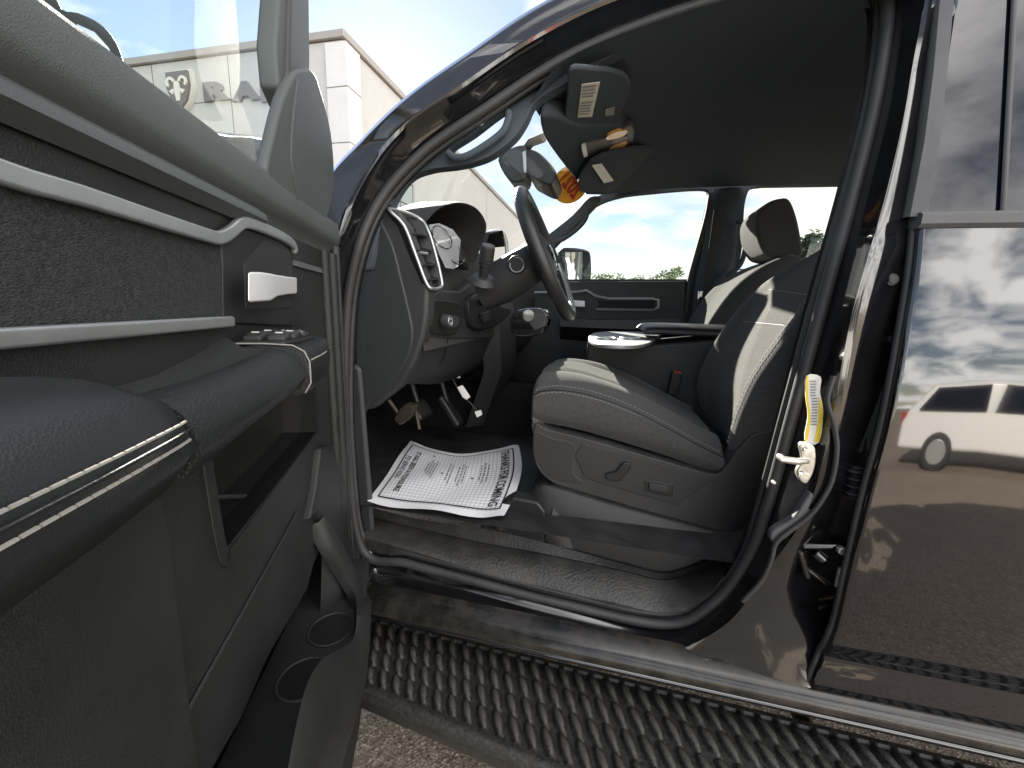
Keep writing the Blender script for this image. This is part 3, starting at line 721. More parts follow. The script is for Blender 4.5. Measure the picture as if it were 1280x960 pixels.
lv0, lv1 = Y(604, 345, .36), Y(610, 309, .33)
lvb = bmesh.new(); bm_cyl(lvb, lv0, lv0.lerp(lv1, .42), .013, .016); bm_cyl(lvb, lv0.lerp(lv1, .42), lv0.lerp(lv1, .5), .020, .020); bm_cyl(lvb, lv0.lerp(lv1, .52), lv0.lerp(lv1, .6), .0205, .0205); bm_cyl(lvb, lv0.lerp(lv1, .62), lv1, .0215, .020)
lev = from_bm('turn_signal_lever', lvb, 'plastic', co, 40)
cyl('lever_cap', lv1, lv1+(lv1-lv0).normalized()*.006, .0175, 'frame_rubber', lev)
cyl('lever_collar', lv0+(lv0-lv1).normalized()*.02, lv0, .046, 'plastic', co, r2=.03, bevel=.004)
ik = cyl('ignition_knob', Y(647, 331, .455), Y(646, 331, .435), .028, 'black', co, bevel=.003)
tube('ignition_ring', [Y(646, 331, .434)+Vector((.021*math.cos(t), 0, .021*math.sin(t))) for t in [i*math.pi/12 for i in range(24)]], .0018, 'silver', co, closed=True, res=6)
plate('tilt_lever', pl([(655, 396), (670, 388), (682, 394), (682, 408), (668, 414)], Y, .40), (0, .03, 0), 'plastic', co, bevel=.004)
WH = bpy.data.objects  # wheel built around its own hub
rim_pts = [wc+(math.sin(t)*up_+math.cos(t)*sd_)*(R_-.017) for t in [i*math.pi/32 for i in range(64)]]
sw = tube('steering_wheel', rim_pts, .0205, 'wheel', TR, closed=True, res=14)
hub = []
for s_, o in ((.04, -.03), (.075, -.02), (.085, .0), (.078, .018), (.05, .028), (.01, .031)):
    hub.append([wc+wn_*(o-.015)+(math.cos(t)*sd_*s_*1.15+math.sin(t)*up_*s_) for t in [i*math.pi/14 for i in range(28)]])
hb = loft('hub', hub, 'plastic', sw, closed=True, capends=True, ang=60)
for a0, wd in ((0, .028), (math.pi, .028), (-math.pi/2, .045)):
    d = math.cos(a0)*sd_+math.sin(a0)*up_; pr = -math.sin(a0)*sd_+math.cos(a0)*up_
    pts = []
    for tt, ww in ((.07, wd*1.25), (.12, wd), (R_-.02, wd*1.1)):
        c = wc+d*tt+wn_*(-.012 if tt < .15 else -.004)
        pts.append([c+pr*ww+wn_*.009, c-pr*ww+wn_*.009, c-pr*ww-wn_*.009, c+pr*ww-wn_*.009])
    sp = loft('spoke', pts, 'plastic', sw, closed=True, capends=True, ang=30)
    if a0 == -math.pi/2 or True:
        c0, c1 = pts[0], pts[2]
        for sgn in (0, 1):
            tube('spoke_trim', [c0[sgn]+wn_*.002, pts[1][sgn]+wn_*.002, c1[sgn]+wn_*.002], .0045, 'silver', sp, res=6)
# silver bezel on the lower half of the wheel and ram-head style badge on the hub
tube('wheel_bezel', [wc+wn_*.012+(math.sin(t)*up_+math.cos(t)*sd_)*(R_-.040) for t in [math.pi*(1.02+.96*i/24) for i in range(25)]], .006, 'silver', sw, res=8)
def shield(c, r, u, s, th_, parent, names, mats):
    """a shield badge with a horned head, built in the plane u (right), v (up)"""
    v = s; n = u.cross(v).normalized()
    P = lambda pts, o: [c+u*x*r+v*y*r+n*o for x, y in pts]
    base = plate(names[0], P([(-.8, 1), (.8, 1), (.85, .2), (.55, -.55), (0, -1), (-.55, -.55), (-.85, .2)], 0), n*th_, mats[0], parent)
    b = bmesh.new()
    bm_plate(b, P([(-.18, .45), (.18, .45), (.22, -.1), (.1, -.6), (-.1, -.6), (-.22, -.1)], th_+.0005), n*th_*.5)
    for sg in (-1, 1):
        arc = [(sg*(.12+.34+.34*math.cos(t)*-1), .42+.30*math.sin(t)) for t in [i*math.pi/6 for i in range(0, 9)]]
        ins = [(sg*(.12+.34-.16*math.cos(t)), .42+.14*math.sin(t)) for t in [i*math.pi/6 for i in range(0, 9)]]
        for k in range(8):
            quad = P([arc[k], arc[k+1], ins[k+1], ins[k]], th_+.0005)
            bm_plate(b, quad if sg == 1 else quad[::-1], n*th_*.5)
        bm_plate(b, P([(sg*.16, .1), (sg*.6, -.05), (sg*.35, -.25)], th_+.0005), n*th_*.5)
    from_bm(names[1], b, mats[1], base)
    return base
shield(wc+wn_*.018, .028, sd_, up_, .003, sw, ('hub_badge', 'badge_emblem'), ('gloss', 'silver'))
for a in (-1, 1):
    bt_ = bmesh.new()
    for q_ in (-.02, .0, .02): bm_box(bt_, wc+wn_*.008+sd_*.11*a+up_*q_, (.006, .02, .014))
    from_bm('button_pad', bt_, 'gloss', sw, bevel=.002)

# ------------------------------------------------------------------ floor, sill, seat base
FZ = .765
fl = []
for y in (.13, .2, .5, .84, .9):
    fl.append([Vector((-1.3, y, FZ+.18)), Vector((-1.0, y, FZ+.05)), Vector((-.85, y, FZ)), Vector((-.3, y, FZ)), Vector((.6, y, FZ)), Vector((1.0, y, FZ))])
flo = loft('cab_floor', fl, 'floormat', TR, ang=60)
loft('firewall', [[Vector((-1.3, .13, .6)), Vector((-1.3, 1.9, .6))], [Vector((-1.25, .13, 1.0)), Vector((-1.25, 1.9, 1.0))], [Vector((-1.1, .13, 1.46)), Vector((-1.1, 1.9, 1.46))]], 'carpet', TR)
plate('kick_panel', [Vector((-1.2, .14, .7)), Vector((-.60, .14, .68)), Vector((-.62, .14, 1.15)), Vector((-1.2, .14, 1.45))], (0, .02, 0), 'plastic', TR, bevel=.01)
loft('tunnel', [[Vector((x, .86, .70)), Vector((x, .90, .90)), Vector((x, .98, .96)), Vector((x, 1.10, .96)), Vector((x, 1.2, .9)), Vector((x, 1.24, .7))] for x in (-1.25, .1)], 'carpet', TR, ang=50)
plate('passenger_floor', [Vector((-1.3, .9, .77)), Vector((.9, .9, .77)), Vector((.9, 1.84, .77)), Vector((-1.3, 1.84, .77))], (0, 0, -.02), 'carpet', TR)
cyl('mat_post', Y(625, 655, .17)+Vector((0, 0, -.01)), Y(625, 651, .17)+Vector((0, 0, .004)), .022, 'black', flo, bevel=.004)
# pedals
for px, py, nm in ((608, 520, 'brake_pedal'), (640, 520, 'accelerator_pedal')):
    q = Y(px, py, .52 if nm[0] == 'b' else .66)
    pb = box(nm, q+Vector((-.25, 0, .0)), (.03, .10 if nm[0] == 'b' else .06, .07 if nm[0] == 'b' else .14), 'black', TR, .01, Matrix.Rotation(math.radians(-35), 3, 'Y'))
    tube('pedal_arm', [q+Vector((-.26, 0, .02)), q+Vector((-.33, 0, .25))], .012, 'black', pb)
# sill plate between seal and floor
sA = spline([(440, 668), (520, 690), (592, 712), (680, 734), (771, 754), (832, 766), (880, 748), (905, 720)], 5)
sB = spline([(440, 640), (520, 660), (600, 678), (680, 692), (775, 712), (830, 724), (875, 712), (898, 700)], 5)
sC = spline([(440, 628), (520, 648), (600, 660), (680, 678), (776, 704), (830, 716), (870, 706), (893, 696)], 5)
s1 = [Y(*p, .118) for p in sA]; s2 = [Y(*p, .20) for p in sB]; s3 = [Y(*p, .215) for p in sC]
sil = loft('sill_plate', [[p+Vector((0, -.004, -.03)) for p in s1], s1, [a.lerp(b, .12)+Vector((0, 0, .006)) for a, b in zip(s1, s2)], [a.lerp(b, .9)+Vector((0, 0, .006)) for a, b in zip(s1, s2)], s2, s3, [p+Vector((0, .01, -.06)) for p in s3]], 'sill', TR, ang=35)
# plastic shroud under the seat
def at_y(pts, y): return [Y(*p, y) for p in pts]
ba = at_y(spline([(660, 622), (680, 606), (760, 628), (850, 652), (920, 672)], 4), .26)
bb_ = at_y(spline([(656, 650), (690, 640), (768, 660), (858, 682), (922, 700)], 4), .235)
bc = at_y(spline([(664, 690), (690, 672), (776, 700), (862, 702), (915, 706)], 4), .225)
bs = loft('seat_base', [[p+Vector((0, .3, .0)) for p in ba], [p+Vector((0, .02, .0)) for p in ba], ba, [a.lerp(b, .12)+Vector((0, -.006, 0)) for a, b in zip(ba, bb_)], bb_, bc, [p+Vector((0, -.004, -.03)) for p in bc]], 'base', TR, ang=40)
st_ = plate('step_cover', at_y([(600, 646), (640, 622), (672, 628), (682, 640), (680, 690), (640, 682), (600, 670)], .215), (0, .05, 0), 'black', TR, bevel=.008)
rs = spline([(688, 650), (702, 668), (722, 692), (770, 706), (840, 720), (900, 712)], 4)
loft('seat_fairing', [at_y([(x+4, y-16) for x, y in rs], .232), at_y(rs, .222), at_y([(x-3, y+9) for x, y in rs], .214), at_y([(x-6, y+24) for x, y in rs], .216)], 'base', TR, ang=60)

# ------------------------------------------------------------------ driver seat
seat = thing('driver_seat_tmp', (0, 0, 0), 'x', 'x'); bpy.data.objects.remove(seat)
SY0, SY1 = .285, .80
# cushion: near edge profile traced, then carried across the seat with bolsters
topn = spline([(667, 494), (676, 489), (700, 487), (740, 494), (790, 512), (840, 538), (880, 560), (905, 572)], 4)
TOPN = [Y(*p, SY0+.02) for p in topn]
botn = spline([(667, 520), (690, 524), (720, 530), (760, 541), (810, 556), (850, 569), (885, 583), (905, 588)], 4)
BOTN = [Y(*p, SY0) for p in botn]
n_ = len(TOPN)
prof = [(0, -.004), (.02, .012), (.05, .030), (.09, .038), (.12, .026), (.145, .016), (.20, .020), (.26, .022), (.32, .020), (.375, .016), (.40, .026), (.43, .038), (.47, .030), (.50, .012), (.52, -.004)]
cur = []
cur.append([p+Vector((0, .02, -.02)) for p in BOTN]); cur.append(BOTN)
cur.append([a.lerp(b, .5)+Vector((0, -.010, 0)) for a, b in zip(BOTN, TOPN)])
cur.append([a.lerp(b, .92)+Vector((0, -.004, 0)) for a, b in zip(BOTN, TOPN)])
for dy, dz in prof:
    row = []
    for i, p in enumerate(TOPN):
        t = i/(n_-1); rise = min(1, t/.12)**.5; fr = -.028*(1-((dy-.26)/.26)**2)*max(0, 1-t/.3)
        row.append(p+Vector((fr, dy, dz*rise + (.010*math.sin(math.pi*min(1, t/.45)) if .1 < dy < .42 else 0))))
    cur.append(row)
cur.append([a+Vector((0, .52, -.06)) for a in TOPN])
dseat = loft('driver_seat', cur, 'cloth', TR, ang=80, sub=1)
# front nose of the cushion
nose = []
for c in cur: nose.append(c[0])
low = [Vector((p.x+.05, p.y, p.z-.10)) for p in nose]
mid_ = [Vector((p.x-.004, p.y, p.z-.035)) for p in nose]
loft('cushion_front', [nose, mid_, low], 'cloth', dseat, ang=80)
# centre panel
cp = []
for dy in (.135, .17, .20, .26, .32, .35, .385):
    row = []
    for i, p in enumerate(TOPN):
        t = i/(n_-1)
        if t < .10: continue
        dz = .031 + (.010*math.sin(math.pi*min(1, t/.45))) + (.002 if .14 < dy < .38 else -.012)
        fr = -.028*(1-((dy-.26)/.26)**2)*max(0, 1-t/.3)
        row.append(p+Vector((fr, dy, dz-.006)))
    cp.append(row)
loft('cushion_centre', cp, 'mesh_cloth', dseat, ang=80)
def stitches(name, path, m, parent, r=.0011, ln=.008, gap=.004):
    bm = bmesh.new(); P = [Vector(p) for p in path]; d = 0; acc = []; L = [0]
    for a, b in zip(P, P[1:]): L.append(L[-1]+(b-a).length)
    def pos(s):
        for i in range(len(P)-1):
            if L[i+1] >= s: return P[i].lerp(P[i+1], (s-L[i])/max(1e-6, L[i+1]-L[i]))
        return P[-1]
    s = 0
    while s+ln < L[-1]:
        bm_tube(bm, [pos(s), pos(s+ln*.5), pos(s+ln)], r, res=5); s += ln+gap
    return from_bm(name, bm, m, parent, 60)
seam = [p+Vector((0, .002, -.001)) for p in TOPN]
tube('seam', seam, .0022, 'black', dseat, res=6)
stitches('stitching', [p+Vector((0, .010, .0085)) for p in TOPN[1:]], 'thread', dseat, .0009)
stitches('stitching', [p+Vector((0, -.004, -.0075)) for p in TOPN[1:]], 'thread', dseat, .0009)
# plastic shell
def SYf(px, py): return Y(px, py, SY0-.012)
sh_o = spline([(669, 530), (684, 537), (730, 548), (800, 568), (860, 585), (892, 593), (905, 586), (925, 560), (946, 541), (985, 541), (1010, 560), (975, 600), (945, 640), (912, 668), (860, 655), (790, 634), (715, 612), (690, 603), (672, 585), (666, 560)], 3, True)
shl = plate('seat_shell', [SYf(*p) for p in sh_o], (0, .06, 0), 'shell', dseat, bevel=.012, seg=3)
sw_o = [(728, 555), (880, 596), (888, 602), (850, 628), (838, 629), (738, 600), (728, 590)]
swp = plate('switch_plate', [Y(*p, SY0-.0145) for p in spline(sw_o, 2, True)], (0, .01, 0), 'shellin', dseat, bevel=.002)
swb = plate('seat_front_panel', [Y(*p, SY0-.013) for p in spline([(669, 540), (690, 548), (718, 556), (716, 590), (730, 604), (700, 602), (680, 590), (668, 565)], 3, True)], (0, .01, 0), 'shellin', dseat, bevel=.003)
plate('seat_switch', [Y(*p, SY0-.024) for p in spline([(757, 593), (770, 590), (778, 579), (788, 580), (787, 588), (778, 598), (774, 602), (760, 600)], 2, True)], (0, .012, 0), 'black', swp, bevel=.003)
plate('lumbar_bezel', [Y(*p, SY0-.0165) for p in [(806, 600), (842, 606), (840, 622), (806, 614)]], (0, .005, 0), 'black', swp, bevel=.002)
plate('lumbar_switch', [Y(*p, SY0-.022) for p in [(811, 604), (836, 608), (835, 618), (811, 613)]], (0, .01, 0), 'shellin', swp, bevel=.003)
# backrest
nearl = spline([(908, 566), (912, 540), (922, 508), (938, 472), (962, 436), (992, 396), (1020, 358), (1046, 318), (1062, 288)], 4)
farl = spline([(905, 560), (884, 528), (873, 500), (872, 474), (886, 440), (922, 387), (958, 351), (1012, 318), (1052, 292)], 4)
NL = [Y(*p, .325) for p in nearl]; FL_ = [Y(*p, .775) for p in farl]
BF = [a.lerp(b, .5) for a, b in zip(NL, FL_)]
sections = []
for i, p in enumerate(BF):
    t = i/(len(BF)-1)
    a = BF[max(0, i-1)]; b = BF[min(len(BF)-1, i+1)]; tg = (b-a).normalized(); nrm = Vector((-abs(tg.z), 0, abs(tg.x)*.4)).normalized()
    n0, f0 = NL[i], FL_[i]; dep = .028*math.sin(math.pi*min(1, .15+t*.8))
    pin = .05*max(0, t-.7)/.3
    sec = []
    for k, o in ((-.11, -.14), (-.11, -.07), (-.095, -.020), (-.05, -.002), (0, 0), (.06, -.004), (.13, -dep), (.3, -dep*1.1), (.5, -dep), (.7, -dep*1.1), (.87, -dep), (.94, -.004), (1, 0), (1.05, -.002), (1.095, -.02), (1.11, -.07), (1.11, -.14), (.9, -.165), (.1, -.165)):
        q = n0.lerp(f0, k); q = Vector((q.x, q.y+(pin if k < .5 else -pin)*abs(k-.5)*2, q.z))
        sec.append(q+nrm*o)
    sections.append(sec)
bkr = loft('backrest', sections, 'cloth', dseat, closed=True, capends=True, ang=80, sub=1)
out_ = Vector((-.003, -.002, .001))
stitches('stitching', [q[3].lerp(q[4], .7)+out_ for q in sections[2:]], 'thread', bkr, .0007)
stitches('stitching', [q[3].lerp(q[4], .1)+out_ for q in sections[2:]], 'thread', bkr, .0007)
for i0 in (19, 23):
    q = sections[i0]; tube('panel_seam', [q[k]+Vector((-.003, 0, .002)) for k in (5, 6, 7, 8, 9, 10)], .0012, 'thread', bkr, res=5)
bc_ = []
for q in sections[3:24]:
    bc_.append([q[k]+Vector((-.0035, 0, .001)) for k in (6, 7, 8, 9, 10)])
loft('backrest_centre', bc_, 'mesh_cloth', bkr, ang=80)
top = BF[-1]
hr = []
for z, d_, w in ((.0, .03, .10), (.01, .05, .125), (.06, .058, .135), (.14, .056, .135), (.19, .05, .125), (.205, .03, .10)):
    c = top+Vector((.10+z*.2, 0, .05+z))
    hr.append([c+Vector((math.copysign(abs(math.cos(t))**.6, math.cos(t))*d_, math.copysign(abs(math.sin(t))**.6, math.sin(t))*w, 0)) for t in [i*math.pi/12 for i in range(24)]])
loft('headrest', hr, 'cloth', dseat, closed=True, capends=True, ang=80)
# recliner cover behind the cushion
# buckle
bkq = Y(843, 480, .83)
bk = box('seat_buckle', bkq, (.038, .022, .09), 'black', TR, .005, Matrix.Rotation(.12, 3, 'Y'))
box('release_button', bkq+Vector((.006, 0, .046)), (.030, .016, .006), 'redplastic', bk, .002, Matrix.Rotation(.12, 3, 'Y'))

# ------------------------------------------------------------------ centre console
CY0, CY1 = .86, 1.16
con = plate('centre_console', pl([(735, 424), (800, 432), (905, 424), (920, 440), (920, 530), (800, 520), (740, 500), (732, 450)], Y, CY0), (0, CY1-CY0, 0), 'plastic', TR, bevel=.012, seg=3)
zc_ = Y(770, 424, CY0).z
ct = Y(770, 424, CY0)
tp_ = pl(spline([(736, 424), (742, 416), (775, 414), (822, 416), (822, 420), (812, 428), (790, 432), (750, 430)], 3, True), Z, zc_+.006)
tray = plate('console_tray', tp_, (0, 0, -.012), 'tray', con, bevel=.003)
for px in (757, 788):
    q = Z(px, 423, zc_+.009)
    cup = tube('cup_holder_ring', [q+Vector((.037*math.cos(t), .037*math.sin(t), 0)) for t in [i*math.pi/12 for i in range(24)]], .005, 'silver', tray, closed=True)
    cyl('cup_shade_disc', q+Vector((0, 0, -.004)), q+Vector((0, 0, -.0025)), .034, 'black', tray)  # flat black disc paints the shade inside the cup holder
lid_near = spline([(795, 412), (800, 404), (815, 402), (905, 404), (920, 404)], 3)
ln0 = Y(800, 417, CY0+.0); ln1 = Y(925, 415, CY0+.0)
lid = []
for dy, zz in ((-.004, 0), (-.012, .012), (-.004, .026), (.03, .038), (.15, .044), (.27, .038), (.304, .026), (.312, .012), (.304, 0)):
    k = 0 if abs(dy-.15) < .13 else .012
    lid.append([Vector((ln0.x+k, CY0+dy, ln0.z+zz*.4)), Vector((ln0.x+.012+k, CY0+dy, ln0.z+zz*.85)), Vector((ln0.x+.05, CY0+dy, ln0.z+zz)), Vector((ln1.x, CY0+dy, ln0.z+zz)), Vector((ln1.x+.15, CY0+dy, ln0.z+zz))])
ld = loft('console_lid', lid, 'wheel', con, ang=60, sub=1)
stitches('stitching', [Vector((ln0.x+.02, CY0-.012, ln0.z+.008)), Vector((ln1.x+.1, CY0-.012, ln0.z+.008))], 'greyink', ld)

# ------------------------------------------------------------------ passenger seat
ps = spline([(858, 455), (868, 425), (885, 395), (910, 362), (940, 338), (975, 322)], 4)
PF = [Y(*p, 1.42) for p in ps]
sec2 = []
for i, p in enumerate(PF):
    t = i/(len(PF)-1); w = .25-.06*max(0, t-.7)/.3; bol = .04*math.sin(math.pi*min(1, .15+t*.8))
    sec2.append([p+Vector((-o*.9, w*yy, o*.35)) for yy, o in ((-1, -.08), (-.97, bol*.6), (-.85, bol), (-.62, .004), (0, 0), (.62, .004), (.85, bol), (.97, bol*.6), (1, -.08), (.8, -.13), (-.8, -.13))])
pss = loft('passenger_seat', sec2, 'cloth', TR, closed=True, capends=True, ang=80, sub=1)
hp = spline([(945, 283), (948, 266), (960, 253), (976, 247), (988, 249), (997, 270), (1004, 305), (1004, 318), (990, 323), (962, 321), (950, 305)], 4, True)
plate('headrest', pl(hp, Y, 1.30), (0, .24, 0), 'cloth', pss, bevel=.03, seg=4)
plate('seat_cushion', pl([(740, 470), (760, 455), (860, 458), (880, 480), (870, 520), (740, 520)], Y, 1.2), (0, .48, 0), 'cloth', pss, bevel=.03)
# rear of the cab interior: rear bench and back wall keep the light out
loft('cab_rear_wall', [[Vector((1.75, y, z)) for z in (.7, 1.2, 1.55)] for y in (.05, 1.0, 1.86)], 'headliner', TR)
# inner side of B-pillar
loft('pillar_inner_trim', [[p+Vector((.0, .045, 0)) for p in crv[0][11*7:18*7]], [p+Vector((.13, .06, 0)) for p in crv[0][11*7:18*7]]], 'plastic', TR)

# ------------------------------------------------------------------ B-pillar hardware
def J(px, py, y=.05): return Y(px, py, y)
lbl = plate('safety_label', pl(spline([(1008, 470), (1026, 471), (1025, 490), (1029, 515), (1024, 553), (1006, 550), (1010, 520), (1007, 495)], 3, True), J, .052), (0, .002, 0), 'label', TR)
plate('label_stripe', pl(spline([(1008, 472), (1011, 472), (1010, 495), (1013, 520), (1010, 548), (1006.5, 549), (1010, 520), (1007, 495)], 3, True), J, .0512), (0, .001, 0), 'yellow', lbl)
plate('label_stripe', pl([(1024, 496), (1027.5, 505), (1029, 520), (1024, 553), (1018, 552), (1023, 525)], J, .0512), (0, .001, 0), 'yellow', lbl)
lb = bmesh.new()
for i in range(16):
    y_ = 476+i*3.6; o = 0 if i < 6 else (2 if i < 12 else 1)
    bm_plate(lb, pl([(1013+o, y_), (1021+o-random.random()*2, y_), (1021+o-random.random()*2, y_+1.2), (1013+o, y_+1.2)], J, .0505), Vector((0, .0008, 0)))
from_bm('label_text', lb, 'greyink', lbl)
sk = plate('door_striker', pl(spline([(1000, 556), (1012, 554), (1020, 562), (1019, 585), (1010, 604), (1001, 602), (996, 590), (1003, 575)], 3, True), J, .04), (0, .012, 0), 'steel', TR, bevel=.003)
tube('striker_bar', [J(1008, 576, .04), J(996, 577, .015), J(978, 574, .012), J(975, 571, .03)], .0065, 'steel', sk, res=10)
for p in ((1009, 564), (1004, 594)): 
    q = J(*p, .038); cyl('striker_screw', q, q+Vector((0, -.006, 0)), .0085, 'steel', sk, seg=6, bevel=.001)
for px, py, r in ((1112, 350, .012), (1070, 391, .004), (1085, 425, .008), (1112, 424, .007), (966, 602, .004)):
    q = J(px, py, .066 if px > 1000 else .07); gb = cyl('rubber_plug', q, q+Vector((0, -.008, 0)), r, 'black' if r > .005 else 'steel', TR, r2=r*.85, seg=24, bevel=.0015)
    if r > .01: cyl('plug_centre', q+Vector((0, -.008, 0)), q+Vector((0, -.010, 0)), r*.5, 'rubber', gb)
bo = bmesh.new()
for k in range(9):
    q = J(1072-k*.6, 585+k*4.6, .055); bmesh.ops.create_uvsphere(bo, u_segments=16, v_segments=8, radius=.0145 if k % 2 else .010, matrix=Matrix.Translation(q) @ Matrix.Diagonal((1, .8, .35, 1)))
wbt = from_bm('wiring_boot', bo, 'rubber', TR)
plate('boot_plate', pl(spline([(1060, 548), (1072, 544), (1086, 546), (1082, 586), (1064, 588)], 3, True), J, .062), (0, .01, 0), 'black', wbt, bevel=.004)
hg = bmesh.new()
for a, b, r in (((1003, 683), (1050, 683), .006), ((1000, 690), (1010, 722), .006), ((1010, 712), (1045, 738), .005), ((1018, 690), (1030, 700), .01)):
    bm_cyl(hg, J(*a, .05), J(*b, .045), r)
hgo = from_bm('door_hinge', hg, 'jamb', TR, bevel=.002)
q = J(1050, 686, .035); cyl('hinge_bolt', q, q+Vector((0, -.01, 0)), .008, 'steel', hgo, seg=6, bevel=.001)
q = J(1050, 722, .035); cyl('hinge_pin', q+Vector((0, 0, .02)), q+Vector((0, 0, -.02)), .006, 'steel', hgo, bevel=.001)
tube('jamb_seal', [J(*p, .03) for p in spline([(1042, 470), (1034, 500), (1042, 530), (1046, 560), (1040, 600), (1024, 630), (1006, 650), (972, 676), (964, 700), (952, 726), (928, 752)], 4)], .0045, 'rubber', TR, res=8)
plate('foam_pad', pl(spline([(1012, 618), (1020, 622), (1014, 645), (990, 668), (972, 680), (964, 676), (966, 664), (992, 648)], 3, True), J, .035), (0, .02, 0), 'frame_rubber', TR, bevel=.005)
tube('jamb_seam', [J(*p, .006) for p in ((880, 846), (950, 864), (994, 876))], .003, 'jamb', TR)

# ------------------------------------------------------------------ open front door
_d = ray(553, 383); _d = Vector((_d.x, _d.y, 0)).normalized()
DN = Vector((_d.y, -_d.x, 0)); KD = .24
def P(px, py, w=0.0):
    r = ray(px, py); return CAM + r*((-KD+w)/r.dot(DN))
def Q(s, w, z):        # door coordinates: s along the door (hinge at -.95), w towards the cab opening
    return Vector((CAM.x, CAM.y, 0)) - _d*s + DN*(w-KD) + Vector((0, 0, z))
def sz(p): v = p-CAM; return -v.dot(_d), p.z
FD = None
# door skin (outside), behind everything
def door_outer():
    bm = bmesh.new()
    prof = [(-.12, 1.46), (-.15, 1.40), (-.16, 1.1), (-.16, .85), (-.14, .6), (-.11, .53), (-.03, .53)]
    bm_loft(bm, [[Q(s, w, z) for w, z in prof] for s in (-1.00, -.98, .18)], capends=False)
    return bm
FD = from_bm('front_door', door_outer(), 'paint', TR, 40); FD['label'] = 'open driver door with grey inner panel'
loft('door_front_edge', [[Q(-1.0, w, z) for w, z in ((-.14, .56), (-.14, 1.44))], [Q(-1.0, -.02, .56), Q(-1.0, -.02, 1.44)], [Q(-.985, .0, .56), Q(-.985, .0, 1.44)]], 'jamb', FD, ang=30)
# upper pad: swept profile
def sweep(name, prof, s0, s1, m, ns=14, shift=None, ang=45):
    cs = []
    for i in range(ns+1):
        s = s0+(s1-s0)*i/ns
        cs.append([Q(s, w, z) if shift is None else Q(*shift(s, w, z)) for w, z in prof])
    return loft(name, cs, m, FD, ang=ang)
sweep('upper_pad', [(-.12, 1.472), (.008, 1.4875), (.0115, 1.4870), (.0125, 1.485), (.0138, 1.474), (.0155, 1.455), (.013, 1.446), (.005, 1.438), (-.004, 1.430), (-.006, 1.41), (-.002, 1.39), (.004, 1.375)], -.99, .18, 'door_upper', ang=60)
# band between pad and trim gets a lighter shelf
sweep('panel_shelf', [(.002, 1.437), (.014, 1.428), (.016, 1.42), (.004, 1.410)], -.60, .18, 'sail')
# main panel with the pocket opening
hp_ = [(262, 566), (395, 452), (396, 540), (281, 688)]
hole = [P(*p, .0) for p in hp_]
outl = [Q(.18, 0, 1.40), Q(.18, 0, .56), Q(-.975, 0, .56), Q(-.985, 0, 1.42), Q(-.73, 0, 1.42)]
mapo = [P(*p, .0) for p in spline([(398, 690), (384, 735), (352, 790), (330, 830), (300, 900), (265, 960), (235, 1040), (420, 1040), (440, 960), (455, 860), (452, 790), (430, 720)], 2, True)]
pan = plate('door_panel', outl, -DN*.03, 'door_plastic', FD, holes=[hole, mapo])
pk = bmesh.new(); bm_loft(pk, [hole, [p-DN*.06 for p in hole]], closed=True); fill_loops(pk, [[p-DN*.06 for p in hole]])
pko = from_bm('door_pocket', pk, 'black', FD)
ribbon('pocket_rim', [P(*p, .0005) for p in spline([(256, 560), (268, 640), (277, 688), (283, 698), (292, 690), (340, 622), (400, 540)], 4)], .0085, 'door_plastic', FD, (DN, .22), .0015)
tube('pocket_ledge', [P(258, 622, -.03), P(338, 619, -.03)], .003, 'plastic', pko)
mp_ = bmesh.new(); bm_loft(mp_, [mapo, [p-DN*.07 for p in mapo]], closed=True); fill_loops(mp_, [[p-DN*.07 for p in mapo]])
mpo = from_bm('map_pocket', mp_, 'black', FD)
# cup holder block in the map pocket
hz_ = P(385, 800, .02).z
cz0 = Q(-.62, .05, .70)
cupq = [P(*p, .0) for p in ((405, 765), (372, 828))]
CZ = .705
def inDoor(q):
    v = Vector((q.x-CAM.x, q.y-CAM.y, 0)); return -v.dot(_d), v.dot(DN)+KD
blk = plate('cup_holder_block', [Q(-.93, -.06, CZ), Q(-.42, -.06, CZ), Q(-.42, .075, CZ), Q(-.70, .085, CZ), Q(-.93, .06, CZ)], (0, 0, -.03), 'door_plastic', FD, bevel=.004)
for px, py in ((414, 786), (380, 848)):
    c = Z(px, py, CZ+.0015); 
    cyl('cup_shade_disc', c+Vector((0, 0, -.001)), c, .040, 'black', blk)  # no real depth here, a dark disc stands for the shaded well
    tube('cup_ring', [c+Vector((.040*math.cos(t), .040*math.sin(t), 0)) for t in [i*math.pi/14 for i in range(28)]], .0025, 'plastic', blk, closed=True)
print('cups', [inDoor(Z(px, py, CZ)) for px, py in ((414, 786), (380, 848))])
# outer wall of the map pocket
fi = spline([(392, 655), (412, 690), (440, 736), (446, 760), (440, 800), (405, 822), (386, 850), (374, 890), (360, 960), (350, 1040)], 4)
fo = spline([(404, 640), (428, 680), (460, 742), (464, 765), (460, 830), (456, 860), (442, 905), (412, 955), (396, 985), (380, 1040)], 4)
wf = [.002+.083*min(1, max(0, i/(len(fi)*.35))) for i in range(len(fi))]
I0 = [P(*p, w) for p, w in zip(fi, wf)]; O0 = [P(*p, w+.012) for p, w in zip(fo, wf)]
mw = loft('pocket_wall', [[Vector((p.x, p.y, (.68 if i > 9 else p.z-.012)))-DN*.012 for i, p in enumerate(I0)], I0, [a.lerp(b, .15)+DN*.006 for a, b in zip(I0, O0)], [a.lerp(b, .6)+DN*.008 for a, b in zip(I0, O0)], O0, [Vector((p.x, p.y, .55))-DN*.03 for p in O0]], 'door_plastic', FD, ang=45)
